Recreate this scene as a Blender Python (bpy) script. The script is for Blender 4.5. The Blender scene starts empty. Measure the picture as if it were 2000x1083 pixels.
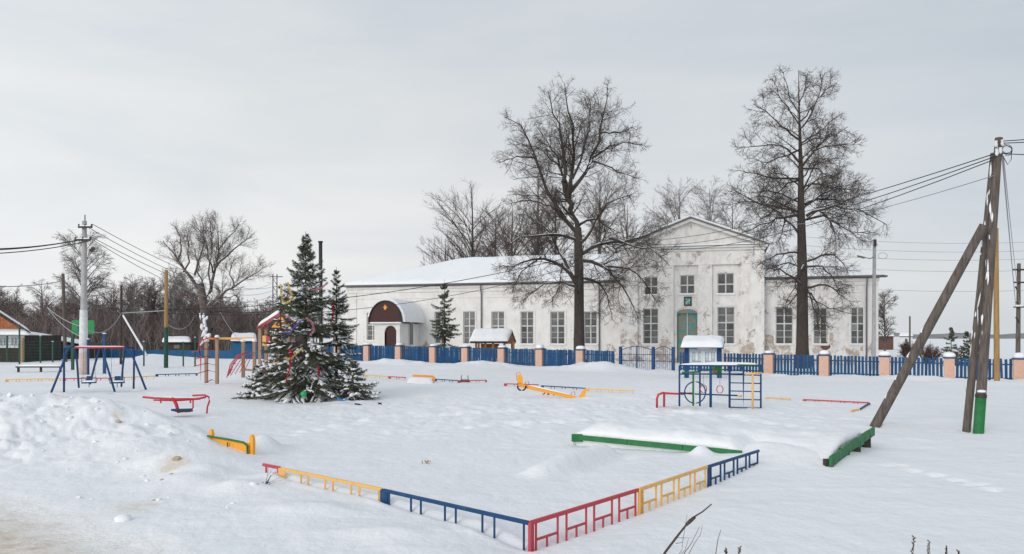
import bpy, bmesh, math, random
import numpy as np
from mathutils import Vector, Matrix
random.seed(7)
RNG = np.random.default_rng(11)
SC = bpy.context.scene
COL = SC.collection
R = math.radians
# ------------------------------------------------------------------ camera, sky, sun, exposure
CAMZ, F, CX, HY = 2.15, 1500.0, 1000.0, 657.0
cam = bpy.data.cameras.new('camera'); camo = bpy.data.objects.new('camera', cam); COL.objects.link(camo)
camo.location = (0, 0, CAMZ); camo.rotation_euler = (R(90), 0, 0)
cam.lens = 27.0; cam.sensor_width = 36.0; cam.shift_y = (HY-541.5)/2000.0; cam.clip_start = .1; cam.clip_end = 3000
SC.camera = camo
SC.view_settings.view_transform = 'Standard'; SC.view_settings.look = 'None'
SC.view_settings.exposure = 0.14; SC.view_settings.gamma = 1.0; SC.view_settings.use_curve_mapping = False
SUN_EL, SUN_AZ = R(20), R(215)      # behind the camera, to its left, behind the cloud
w = bpy.data.worlds.new('World'); SC.world = w; w.use_nodes = True
nt = w.node_tree; nt.nodes.clear()
N = nt.nodes.new; L = nt.links.new
out = N('ShaderNodeOutputWorld'); bg = N('ShaderNodeBackground'); bg.inputs[1].default_value = 0.1
sky = N('ShaderNodeTexSky'); sky.sky_type = 'NISHITA'; sky.sun_disc = False
sky.sun_elevation = SUN_EL; sky.sun_rotation = SUN_AZ; sky.air_density = 1.0; sky.dust_density = 3
tc = N('ShaderNodeTexCoord'); sep = N('ShaderNodeSeparateXYZ'); L(tc.outputs['Generated'], sep.inputs[0])
ramp = N('ShaderNodeValToRGB'); L(sep.outputs[2], ramp.inputs[0])
e = ramp.color_ramp.elements
e[0].position = 0.0; e[0].color = (.755, .755, .755, 1)
e[1].position = .9; e[1].color = (.62, .65, .69, 1)
for p_, c_ in ((.12, (.735, .745, .755, 1)), (.3, (.66, .685, .705, 1)), (.5, (.60, .635, .67, 1))):
    k_ = ramp.color_ramp.elements.new(p_); k_.color = c_
mp = N('ShaderNodeMapping'); mp.inputs['Scale'].default_value = (1.0, 1.0, 4.5); L(tc.outputs['Generated'], mp.inputs[0])
cn = N('ShaderNodeTexNoise'); cn.inputs['Scale'].default_value = 2.1; cn.inputs['Detail'].default_value = 5; cn.inputs['Roughness'].default_value = .52
cn.inputs['Distortion'].default_value = .4
L(mp.outputs[0], cn.inputs['Vector'])
cr = N('ShaderNodeValToRGB'); L(cn.outputs['Fac'], cr.inputs[0])
cr.color_ramp.elements[0].position = .3; cr.color_ramp.elements[0].color = (.865, .90, .935, 1)
cr.color_ramp.elements[1].position = .72; cr.color_ramp.elements[1].color = (1.07, 1.06, 1.045, 1)
# the cloud is thinner and bluer to the right (east)
rr = N('ShaderNodeMapRange'); L(sep.outputs[0], rr.inputs[0]); rr.inputs[1].default_value = -.55; rr.inputs[2].default_value = .6
rc = N('ShaderNodeValToRGB'); L(rr.outputs[0], rc.inputs[0])
rc.color_ramp.elements[0].color = (1.14, 1.13, 1.12, 1); rc.color_ramp.elements[1].color = (.865, .89, .915, 1)
k_ = rc.color_ramp.elements.new(.42); k_.color = (.99, .985, .985, 1); k_ = rc.color_ramp.elements.new(.22); k_.color = (1.05, 1.045, 1.035, 1)
m1 = N('ShaderNodeMix'); m1.data_type = 'RGBA'; m1.blend_type = 'MULTIPLY'; m1.inputs[0].default_value = 1
L(ramp.outputs[0], m1.inputs[6]); L(cr.outputs[0], m1.inputs[7])
m2 = N('ShaderNodeMix'); m2.data_type = 'RGBA'; m2.blend_type = 'MULTIPLY'; m2.inputs[0].default_value = 1
L(m1.outputs[2], m2.inputs[6]); L(rc.outputs[0], m2.inputs[7])
sc_ = N('ShaderNodeVectorMath'); sc_.operation = 'SCALE'; sc_.inputs[3].default_value = 10.0
L(m2.outputs[2], sc_.inputs[0])
m3 = N('ShaderNodeMix'); m3.data_type = 'RGBA'; m3.inputs[0].default_value = .96
L(sky.outputs[0], m3.inputs[6]); L(sc_.outputs[0], m3.inputs[7])
L(m3.outputs[2], bg.inputs[0]); L(bg.outputs[0], out.inputs[0])
sl = bpy.data.lights.new('sun', 'SUN'); so = bpy.data.objects.new('sun', sl); COL.objects.link(so)
sl.energy = 1.45; sl.angle = R(35); sl.color = (1.0, .96, .9)
sd = Vector((math.sin(SUN_AZ)*math.cos(SUN_EL), math.cos(SUN_AZ)*math.cos(SUN_EL), math.sin(SUN_EL)))
so.rotation_euler = sd.to_track_quat('Z', 'Y').to_euler(); so.location = (0, 0, 40)

# ------------------------------------------------------------------ pixel helpers: a spot in the photograph at depth Y
def P(px, py, Y): return Vector(((px-CX)/F*Y, Y, CAMZ-(py-HY)/F*Y))
def GY(py, z=0.0): return (CAMZ-z)*F/(py-HY)

# ------------------------------------------------------------------ materials
def mat(name, col, rough=.7, col2=None, scale=8, detail=5, lo=.4, hi=.65, bump=0, bscale=None, metal=0, spec=.3, stretch=None):
    m = bpy.data.materials.new(name); m.use_nodes = True; t = m.node_tree
    b = t.nodes['Principled BSDF']; b.inputs['Roughness'].default_value = rough; b.inputs['Metallic'].default_value = metal
    b.inputs['Specular IOR Level'].default_value = spec
    b.inputs['Base Color'].default_value = (*col, 1)
    if col2 is not None or bump:
        tcn = t.nodes.new('ShaderNodeTexCoord'); mpn = t.nodes.new('ShaderNodeMapping')
        if stretch: mpn.inputs['Scale'].default_value = stretch
        t.links.new(tcn.outputs['Object'], mpn.inputs[0])
    if col2 is not None:
        n = t.nodes.new('ShaderNodeTexNoise'); n.inputs['Scale'].default_value = scale; n.inputs['Detail'].default_value = detail
        n.inputs['Roughness'].default_value = .62
        t.links.new(mpn.outputs[0], n.inputs['Vector'])
        r_ = t.nodes.new('ShaderNodeValToRGB'); r_.color_ramp.elements[0].position = lo; r_.color_ramp.elements[1].position = hi
        r_.color_ramp.elements[0].color = (*col, 1); r_.color_ramp.elements[1].color = (*col2, 1)
        t.links.new(n.outputs['Fac'], r_.inputs[0]); t.links.new(r_.outputs[0], b.inputs['Base Color'])
    if bump:
        n2 = t.nodes.new('ShaderNodeTexNoise'); n2.inputs['Scale'].default_value = bscale or scale*2; n2.inputs['Detail'].default_value = 5
        t.links.new(mpn.outputs[0], n2.inputs['Vector'])
        bm_ = t.nodes.new('ShaderNodeBump'); bm_.inputs['Strength'].default_value = bump; bm_.inputs['Distance'].default_value = .03
        t.links.new(n2.outputs['Fac'], bm_.inputs['Height']); t.links.new(bm_.outputs[0], b.inputs['Normal'])
    return m
SNOWC = (.80, .817, .845)
M = {}
M['snowcap'] = mat('snow_on_things', SNOWC, .75, (.84, .86, .885), 3, bump=.25, bscale=9, spec=.15)
M['blue'] = mat('blue_paint', (.007, .055, .16), .55, (.03, .09, .19), 9, 8, lo=.5, hi=.75, bump=.2, bscale=30)
M['blue2'] = mat('blue_paint_faded', (.018, .075, .20), .55, (.045, .13, .28), 12, lo=.45, hi=.75)
M['fence_blue'] = mat('fence_blue_paint', (.004, .050, .140), .6, (.009, .085, .21), 6, lo=.35, hi=.8, stretch=(1, 1, .3))
M['sheet_blue'] = mat('sheet_blue_paint', (.006, .085, .20), .5, (.01, .11, .24), 2)
M['red'] = mat('red_paint', (.55, .04, .055), .5, (.42, .06, .06), 9, lo=.5, hi=.8)
M['redm'] = mat('raspberry_paint', (.52, .055, .080), .6, (.34, .10, .09), 11, 8, lo=.5, hi=.72, bump=.2, bscale=30)
M['yellow'] = mat('yellow_paint', (.78, .46, .13), .6, (.58, .36, .17), 11, 8, lo=.5, hi=.74, bump=.2, bscale=30)
M['orange'] = mat('orange_paint', (.88, .38, .03), .5, (.75, .30, .04), 8, lo=.5, hi=.8)
M['green'] = mat('green_paint', (.016, .145, .045), .6, (.035, .21, .075), 6, lo=.4, hi=.8, bump=.2)
M['dgreen'] = mat('dark_green_paint', (.012, .065, .045), .55, (.02, .09, .06), 6)
M['board_green'] = mat('backboard_green', (.01, .26, .07), .5, (.02, .20, .07), 3)
M['peach'] = mat('peach_plaster', (.64, .41, .31), .85, (.53, .35, .27), 5, lo=.4, hi=.8, bump=.3, bscale=25)
M['tan'] = mat('tan_wood', (.36, .24, .16), .8, (.34, .22, .15), 6, stretch=(1, 1, .2))
M['ochre'] = mat('ochre_pole_wood', (.36, .22, .09), .8, (.26, .16, .07), 5, stretch=(3, 3, .3))
M['oldwood'] = mat('weathered_wood', (.16, .135, .12), .9, (.075, .062, .055), 7, lo=.35, hi=.65, bump=.6, bscale=20, stretch=(3, 3, .25))
M['darkwood'] = mat('dark_wood', (.045, .035, .03), .9, (.075, .06, .05), 6, bump=.4)
M['brownwood'] = mat('brown_wood', (.30, .15, .07), .8, (.20, .10, .05), 8, stretch=(1, 1, .3))
M['logwood'] = mat('orange_boards', (.42, .17, .07), .8, (.28, .11, .05), 4)
M['concrete'] = mat('concrete_pole_grey', (.44, .44, .44), .9, (.34, .34, .34), 4, bump=.3)
M['whitewash'] = mat('whitewash', (.72, .73, .74), .9, (.58, .59, .60), 5)
M['metal'] = mat('grey_metal', (.22, .225, .23), .5, (.15, .15, .155), 6, metal=.3)
M['darkmetal'] = mat('dark_metal', (.03, .03, .032), .6, (.055, .045, .04), 6)
M['wire'] = mat('cable_black', (.03, .03, .033), .7)
M['wirelight'] = mat('cable_rimed', (.30, .31, .32), .8)
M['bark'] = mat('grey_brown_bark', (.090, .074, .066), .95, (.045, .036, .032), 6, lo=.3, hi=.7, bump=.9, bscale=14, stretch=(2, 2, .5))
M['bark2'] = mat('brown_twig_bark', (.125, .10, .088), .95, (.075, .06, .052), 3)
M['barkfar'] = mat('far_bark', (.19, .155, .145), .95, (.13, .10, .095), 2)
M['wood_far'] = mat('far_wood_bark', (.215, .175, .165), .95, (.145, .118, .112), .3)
M['birch'] = mat('birch_bark', (.30, .29, .28), .9, (.10, .09, .085), 3)
M['birchtwig'] = mat('birch_twig', (.22, .195, .19), .9)
M['needles'] = mat('spruce_needles', (.065, .080, .050), .8, (.115, .13, .080), 4, lo=.35, hi=.7)
M['needlestip'] = mat('spruce_needles_olive', (.045, .060, .028), .8, (.025, .042, .02), 5)
M['glass'] = mat('window_glass', (.08, .082, .085), .2, (.15, .152, .155), 1.3, spec=.6)
M['glass_dim'] = mat('window_glass_dim', (.05, .052, .055), .15, (.10, .10, .105), 1.7, spec=.6)
M['glass_curtain'] = mat('window_glass_curtain', (.19, .19, .185), .3, (.27, .265, .25), 2.2, spec=.5)
M['frame'] = mat('white_window_paint', (.64, .645, .64), .6, (.52, .52, .50), 9)
M['trim'] = mat('trim_plaster', (.74, .73, .71), .9, (.62, .60, .575), 2.5, lo=.45, hi=.7, bump=.2)
M['maroon'] = mat('maroon_boards', (.065, .024, .022), .6, (.045, .018, .017), 5)
M['roofmetal'] = mat('grey_roof_metal', (.12, .12, .125), .5, (.085, .085, .09), 4)
M['white'] = mat('white_panel', (.74, .745, .75), .6, (.66, .67, .68), 5)
M['glasspale'] = mat('pale_board_glass', (.30, .36, .42), .2)
M['pinkfoot'] = mat('faded_pink_paint', (.60, .47, .44), .85, (.5, .4, .38), 6)
M['paper'] = mat('paper', (.55, .62, .66), .8, (.20, .42, .40), 11, lo=.48, hi=.6)
M['teal'] = mat('peeling_teal_door_paint', (.09, .29, .30), .8, (.30, .24, .17), 2.6, lo=.45, hi=.56, bump=.3)
M['black'] = mat('black_iron', (.022, .022, .024), .6)
M['brick'] = mat('old_red_brick', (.17, .085, .062), .9, (.11, .06, .05), 6)
M['greyboard'] = mat('grey_barn_boards', (.055, .048, .043), .95, (.03, .027, .026), 5, stretch=(3, 3, .3))
M['icon'] = mat('icon_panel', (.05, .28, .30), .5, (.45, .45, .36), 5, lo=.5, hi=.56)
M['gold'] = mat('gold_tinsel', (.72, .58, .22), .35, metal=.4)
M['purple'] = mat('purple_tinsel', (.22, .14, .42), .4, metal=.3)
M['pink'] = mat('pink_tinsel', (.52, .26, .32), .4, metal=.3)
M['redtin'] = mat('red_tinsel', (.55, .03, .06), .4, metal=.3)
M['greenball'] = mat('green_ball', (.01, .38, .10), .25)
M['bluetin'] = mat('blue_plastic', (.02, .25, .60), .4)
M['drygrass'] = mat('dry_stalk', (.12, .085, .065), .9)
M['twigdark'] = mat('dark_twig', (.07, .05, .045), .9)
M['dirt'] = mat('frozen_dirt_lump', (.36, .27, .17), .95, (.55, .48, .38), 14)

# church plaster with peeled patches of brick and damp at the foot
def plaster(name, amount, stain=.75):
    m = bpy.data.materials.new(name); m.use_nodes = True; t = m.node_tree; b = t.nodes['Principled BSDF']
    b.inputs['Roughness'].default_value = .92; b.inputs['Specular IOR Level'].default_value = .15
    tcn = t.nodes.new('ShaderNodeTexCoord'); g = t.nodes.new('ShaderNodeNewGeometry'); s = t.nodes.new('ShaderNodeSeparateXYZ')
    t.links.new(g.outputs['Position'], s.inputs[0])
    def noise(sc, det, ro=.6, dist=0, stretch=(1, 1, 1)):
        mm = t.nodes.new('ShaderNodeMapping'); mm.inputs['Scale'].default_value = stretch; t.links.new(g.outputs['Position'], mm.inputs[0])
        n = t.nodes.new('ShaderNodeTexNoise'); n.inputs['Scale'].default_value = sc; n.inputs['Detail'].default_value = det
        n.inputs['Roughness'].default_value = ro; n.inputs['Distortion'].default_value = dist; t.links.new(mm.outputs[0], n.inputs['Vector']); return n
    def rampn(src, lo, hi, c0, c1):
        r_ = t.nodes.new('ShaderNodeValToRGB'); r_.color_ramp.elements[0].position = lo; r_.color_ramp.elements[1].position = hi
        r_.color_ramp.elements[0].color = c0; r_.color_ramp.elements[1].color = c1; t.links.new(src, r_.inputs[0]); return r_
    W1 = (1, 1, 1, 1); K0 = (0, 0, 0, 1)
    n1 = noise(.9, 6, .65); base = rampn(n1.outputs['Fac'], .35, .7, (.80, .785, .765, 1), (.70, .68, .655, 1))
    n4 = noise(2.6, 5, .7, stretch=(1, 1, .35)); st = rampn(n4.outputs['Fac'], .46, .70, K0, (stain, stain, stain, 1))
    mx0 = t.nodes.new('ShaderNodeMix'); mx0.data_type = 'RGBA'; t.links.new(st.outputs[0], mx0.inputs[0]); t.links.new(base.outputs[0], mx0.inputs[6])
    mx0.inputs[7].default_value = (.52, .49, .47, 1)
    # peeled: more near the foot of the wall and by strength 'amount'
    n2 = noise(1.15, 9, .72, .3)
    mr = t.nodes.new('ShaderNodeMapRange'); t.links.new(s.outputs[2], mr.inputs[0])
    mr.inputs[1].default_value = 0; mr.inputs[2].default_value = 3.2; mr.inputs[3].default_value = .125+amount; mr.inputs[4].default_value = amount
    ad = t.nodes.new('ShaderNodeMath'); ad.operation = 'ADD'; t.links.new(n2.outputs['Fac'], ad.inputs[0]); t.links.new(mr.outputs[0], ad.inputs[1])
    pe = rampn(ad.outputs[0], .655, .685, K0, W1)
    n3 = noise(3.0, 5); br = rampn(n3.outputs['Fac'], .35, .65, (.40, .32, .26, 1), (.54, .48, .43, 1))
    mx = t.nodes.new('ShaderNodeMix'); mx.data_type = 'RGBA'; t.links.new(pe.outputs[0], mx.inputs[0]); t.links.new(mx0.outputs[2], mx.inputs[6]); t.links.new(br.outputs[0], mx.inputs[7])
    t.links.new(mx.outputs[2], b.inputs['Base Color'])
    bn = noise(6, 6, .7); bu = t.nodes.new('ShaderNodeBump'); bu.inputs['Strength'].default_value = .5; bu.inputs['Distance'].default_value = .04
    mxh = t.nodes.new('ShaderNodeMath'); mxh.operation = 'SUBTRACT'; t.links.new(bn.outputs['Fac'], mxh.inputs[0]); t.links.new(pe.outputs[0], mxh.inputs[1])
    t.links.new(mxh.outputs[0], bu.inputs['Height']); t.links.new(bu.outputs[0], b.inputs['Normal'])
    return m
M['plaster'] = plaster('wing_plaster', 0.0, .35)
M['plaster_worn'] = plaster('portico_plaster', .068, .65)

# snow: soft grain, small lumps, a few tan stains with a place of their own; the rougher paths are in the geometry
def snow_material():
    m = bpy.data.materials.new('snow'); m.use_nodes = True; t = m.node_tree; b = t.nodes['Principled BSDF']
    b.inputs['Roughness'].default_value = .7; b.inputs['Specular IOR Level'].default_value = .2
    g = t.nodes.new('ShaderNodeNewGeometry')
    def noise(sc, det, ro=.6, stretch=(1, 1, 1)):
        mm = t.nodes.new('ShaderNodeMapping'); mm.inputs['Scale'].default_value = stretch; t.links.new(g.outputs['Position'], mm.inputs[0])
        n = t.nodes.new('ShaderNodeTexNoise'); n.inputs['Scale'].default_value = sc; n.inputs['Detail'].default_value = det
        n.inputs['Roughness'].default_value = ro; t.links.new(mm.outputs[0], n.inputs['Vector']); return n
    n1 = noise(.5, 5); r1 = t.nodes.new('ShaderNodeValToRGB'); t.links.new(n1.outputs['Fac'], r1.inputs[0])
    r1.color_ramp.elements[0].position = .35; r1.color_ramp.elements[0].color = (*SNOWC, 1)
    r1.color_ramp.elements[1].position = .7; r1.color_ramp.elements[1].color = (.835, .85, .872, 1)
    at = t.nodes.new('ShaderNodeAttribute'); at.attribute_name = 'dirt'
    n2 = noise(7, 7, .75); mu = t.nodes.new('ShaderNodeMath'); mu.operation = 'MULTIPLY_ADD'
    t.links.new(n2.outputs['Fac'], mu.inputs[0]); mu.inputs[1].default_value = 1.3; t.links.new(at.outputs['Fac'], mu.inputs[2])
    r2 = t.nodes.new('ShaderNodeMapRange'); r2.inputs[1].default_value = .95; r2.inputs[2].default_value = 1.65; t.links.new(mu.outputs[0], r2.inputs[0])
    mk = t.nodes.new('ShaderNodeMath'); mk.operation = 'MULTIPLY'; t.links.new(r2.outputs[0], mk.inputs[0]); mk.inputs[1].default_value = .75; mk.use_clamp = True
    mx = t.nodes.new('ShaderNodeMix'); mx.data_type = 'RGBA'; t.links.new(mk.outputs[0], mx.inputs[0]); t.links.new(r1.outputs[0], mx.inputs[6])
    mx.inputs[7].default_value = (.66, .58, .47, 1)
    t.links.new(mx.outputs[2], b.inputs['Base Color'])
    a = noise(1.6, 7, .62); c = noise(14, 6, .7)
    b1 = t.nodes.new('ShaderNodeBump'); b1.inputs['Strength'].default_value = .85; b1.inputs['Distance'].default_value = .07; t.links.new(a.outputs['Fac'], b1.inputs['Height'])
    b2 = t.nodes.new('ShaderNodeBump'); b2.inputs['Strength'].default_value = .55; b2.inputs['Distance'].default_value = .02; t.links.new(c.outputs['Fac'], b2.inputs['Height'])
    t.links.new(b1.outputs[0], b2.inputs['Normal']); t.links.new(b2.outputs[0], b.inputs['Normal'])
    return m
M['snow'] = snow_material()

# ------------------------------------------------------------------ mesh helpers
class MB:
    def __init__(s): s.v = []; s.f = []
    def box(s, c, size, rot=None):
        n = len(s.v); c = Vector(c); hx, hy, hz = [q/2 for q in size]
        for x in (-hx, hx):
            for y in (-hy, hy):
                for z in (-hz, hz):
                    p = Vector((x, y, z)); p = (rot @ p if rot else p)+c; s.v.append(tuple(p))
        s.f += [tuple(n+i for i in q) for q in ((0, 1, 3, 2), (4, 6, 7, 5), (0, 4, 5, 1), (2, 3, 7, 6), (0, 2, 6, 4), (1, 5, 7, 3))]
        return s
    def bar(s, p, q, w_=.05, h_=None):       # box beam from p to q
        p = Vector(p); q = Vector(q); d = q-p; l = d.length; d.normalize()
        up = Vector((0, 0, 1)) if abs(d.z) < .95 else Vector((0, 1, 0))
        x = d.cross(up).normalized(); z = x.cross(d).normalized()
        rot = Matrix((x, d, z)).transposed()
        return s.box((p+q)/2, (w_, l, h_ or w_), rot)
    def tube(s, pts, r, n=8, cap=True):
        pts = [Vector(p) for p in pts]; k = len(pts); rs = r if isinstance(r, (list, tuple)) else [r]*k
        b0 = len(s.v); ref = None
        for i, p in enumerate(pts):
            t = (pts[min(i+1, k-1)]-pts[max(i-1, 0)])
            if t.length < 1e-9: t = Vector((0, 0, 1))
            t.normalize()
            if ref is None: ref = Vector((1, 0, 0)) if abs(t.x) < .8 else Vector((0, 0, 1))
            a = t.cross(ref).normalized(); bb = t.cross(a).normalized(); ref = bb.cross(t)*1.0 if False else ref
            for j in range(n):
                an = 2*math.pi*j/n; s.v.append(tuple(p+(a*math.cos(an)+bb*math.sin(an))*rs[i]))
        for i in range(k-1):
            for j in range(n):
                s.f.append((b0+i*n+j, b0+i*n+(j+1) % n, b0+(i+1)*n+(j+1) % n, b0+(i+1)*n+j))
        if cap: s.f.append(tuple(b0+j for j in range(n))[::-1]); s.f.append(tuple(b0+(k-1)*n+j for j in range(n)))
        return s
    def poly(s, pts, th=None, d=None):        # polygon, or prism along d
        n = len(s.v); k = len(pts)
        s.v += [tuple(p) for p in pts]; s.f.append(tuple(range(n, n+k)))
        if d is not None:
            d = Vector(d); s.v += [tuple(Vector(p)+d) for p in pts]; s.f.append(tuple(range(n+2*k-1, n+k-1, -1)))
            for i in range(k): s.f.append((n+i, n+k+i, n+k+(i+1) % k, n+(i+1) % k))
        return s
    def build(s, name, m, parent=None, smooth=False, bevel=0):
        o_ = root_loc(parent)
        me = bpy.data.meshes.new(name)
        me.from_pydata([(a-o_[0], b-o_[1], c-o_[2]) for a, b, c in s.v], [], s.f)
        bm = bmesh.new(); bm.from_mesh(me); bmesh.ops.recalc_face_normals(bm, faces=bm.faces)
        if bevel: bmesh.ops.bevel(bm, geom=bm.edges[:], offset=bevel, segments=1, affect='EDGES')
        bm.to_mesh(me); bm.free()
        if smooth: me.shade_smooth()
        me.materials.append(m if not isinstance(m, str) else M[m])
        o = bpy.data.objects.new(name, me); COL.objects.link(o)
        if parent: o.parent = parent
        return o
ROOTS = {}
def root_loc(p):
    while p is not None and p.parent is not None: p = p.parent
    return tuple(p.location) if p is not None and p.type == 'EMPTY' else (0, 0, 0)
def tag(o, label=None, cat=None, group=None, kind=None):
    if label: o['label'] = label
    if cat: o['category'] = cat
    if group: o['group'] = group
    if kind: o['kind'] = kind
    return o
def thing(name, loc, label, cat, group=None):
    o = bpy.data.objects.new(name, None); COL.objects.link(o); o.location = loc; o.empty_display_size = .2
    return tag(o, label, cat, group)
def rod(p, q, r, m, name, parent, n=8): return MB().tube([p, q], r, n).build(name, m, parent, smooth=True)
def inst(name, me, parent, loc, rot=None):
    o = bpy.data.objects.new(name, me); COL.objects.link(o); o.parent = parent
    o.location = Vector(loc)-Vector(root_loc(parent))
    if rot: o.rotation_euler = rot
    return o
def npmesh(name, V, Fs, m, parent=None, smooth=False, loc=None, kind=None):
    """V (n,3); Fs a list of (m,k) face arrays; world coordinates"""
    V = np.asarray(V, dtype=np.float32)-np.array(loc if loc is not None else root_loc(parent), dtype=np.float32)
    me = bpy.data.meshes.new(name); me.vertices.add(len(V)); me.vertices.foreach_set('co', V.ravel())
    Fs = [np.asarray(f, dtype=np.int32) for f in Fs if len(f)]
    tot = sum(f.size for f in Fs); npol = sum(len(f) for f in Fs)
    me.loops.add(tot); me.polygons.add(npol)
    me.loops.foreach_set('vertex_index', np.concatenate([f.ravel() for f in Fs]))
    sizes = np.concatenate([np.full(len(f), f.shape[1], dtype=np.int32) for f in Fs])
    st = np.concatenate([[0], np.cumsum(sizes)[:-1]]).astype(np.int32)
    me.polygons.foreach_set('loop_start', st)
    me.update(calc_edges=True)
    if smooth: me.shade_smooth()
    me.materials.append(M[m] if isinstance(m, str) else m)
    o = bpy.data.objects.new(name, me); COL.objects.link(o)
    if parent: o.parent = parent
    elif loc is not None: o.location = loc
    if kind: o['kind'] = kind
    return o

# value noise
def vnoise(x, y, seed=0):
    xi = np.floor(x).astype(np.int64); yi = np.floor(y).astype(np.int64); xf = x-xi; yf = y-yi
    def h(a, b):
        n = (a*374761393+b*668265263+seed*982451653) & 0xffffffff
        n = ((n ^ (n >> 13))*1274126177) & 0xffffffff
        return ((n ^ (n >> 16)) & 0xffff)/65535.0
    u = xf*xf*(3-2*xf); v = yf*yf*(3-2*yf)
    return (h(xi, yi)*(1-u)+h(xi+1, yi)*u)*(1-v)+(h(xi, yi+1)*(1-u)+h(xi+1, yi+1)*u)*v
def fbm(x, y, oct=4, seed=0, gain=.5):
    s = 0; a = 1; t = 0
    for i in range(oct):
        s = s+a*(vnoise(x*2**i+17*i, y*2**i-9*i, seed+i)-.5); t += a; a *= gain
    return s/t
def sst(x, a, b):
    t = np.clip((x-a)/(b-a), 0, 1); return t*t*(3-2*t)

# ------------------------------------------------------------------ terrain
def cp(px, py, Y): v = P(px, py, Y); return (v.x, v.y, v.z)
CREST = [cp(-350, 790, 19.5), cp(-60, 782, 18), cp(90, 776, 17.5), cp(200, 783, 16.8), cp(300, 812, 15.6), cp(360, 850, 14.3), cp(415, 892, 12.9), cp(480, 925, 11.8),
         cp(545, 950, 10.7), cp(640, 978, 9.7), cp(750, 1010, 8.95), cp(880, 1046, 8.2), cp(1000, 1076, 7.65), cp(1100, 1110, 7.1)]
def seg_field(X, Y, pts):
    """nearest-crest height, signed distance (+ = camera side), for a polyline of (x,y,z)"""
    best = np.full(X.shape, 1e9); hz = np.zeros(X.shape); sg = np.zeros(X.shape)
    for (a, b) in zip(pts[:-1], pts[1:]):
        dx, dy = b[0]-a[0], b[1]-a[1]; l2 = dx*dx+dy*dy
        t = np.clip(((X-a[0])*dx+(Y-a[1])*dy)/l2, 0, 1)
        qx = a[0]+t*dx; qy = a[1]+t*dy; d = np.hypot(X-qx, Y-qy)
        m_ = d < best
        best = np.where(m_, d, best); hz = np.where(m_, a[2]+t*(b[2]-a[2]), hz)
        cr_ = dx*(Y-a[1])-dy*(X-a[0]); sg = np.where(m_, np.where(cr_ < 0, 1, -1), sg)
    return best, hz, sg
FL0 = P(718, 657, 60.0); FL1 = P(1728, 657, 42.0)
FD = Vector((FL1.x-FL0.x, FL1.y-FL0.y, 0)).normalized(); FN = Vector((FD.y, -FD.x, 0))   # FN towards the camera
if FN.y > 0: FN = -FN
def fence_d(X, Y): return (X-FL0.x)*FN.x+(Y-FL0.y)*FN.y     # + on camera side
def fence_t(X, Y): return (X-FL0.x)*FD.x+(Y-FL0.y)*FD.y
def fpt(px, n=0.0):
    """world point on the fence line seen at pixel column px"""
    k = (px-CX)/F; ax = FL0.x+FN.x*n; ay = FL0.y+FN.y*n
    t = (k*ay-ax)/(FD.x-k*FD.y); return Vector((ax+t*FD.x, ay+t*FD.y, 0))
def gauss(X, Y, x, y, rx, ry, h, rot=0):
    c, s = math.cos(rot), math.sin(rot); dx = X-x; dy = Y-y
    a = (dx*c+dy*s)/rx; b = (-dx*s+dy*c)/ry
    return h*np.exp(-(a*a+b*b))
FOOT = [(1745, 912, 1960, 960, 12, .09), (1180, 792, 1330, 806, 13, .17), (1340, 806, 1600, 822, 22, .16), (700, 815, 1110, 800, 30, .17), (760, 845, 1120, 822, 24, .15), (1250, 742, 1290, 800, 12, .2), (1390, 812, 1700, 850, 18, .14), (560, 850, 760, 812, 14, .15), (980, 830, 1300, 812, 20, .15)]
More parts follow.
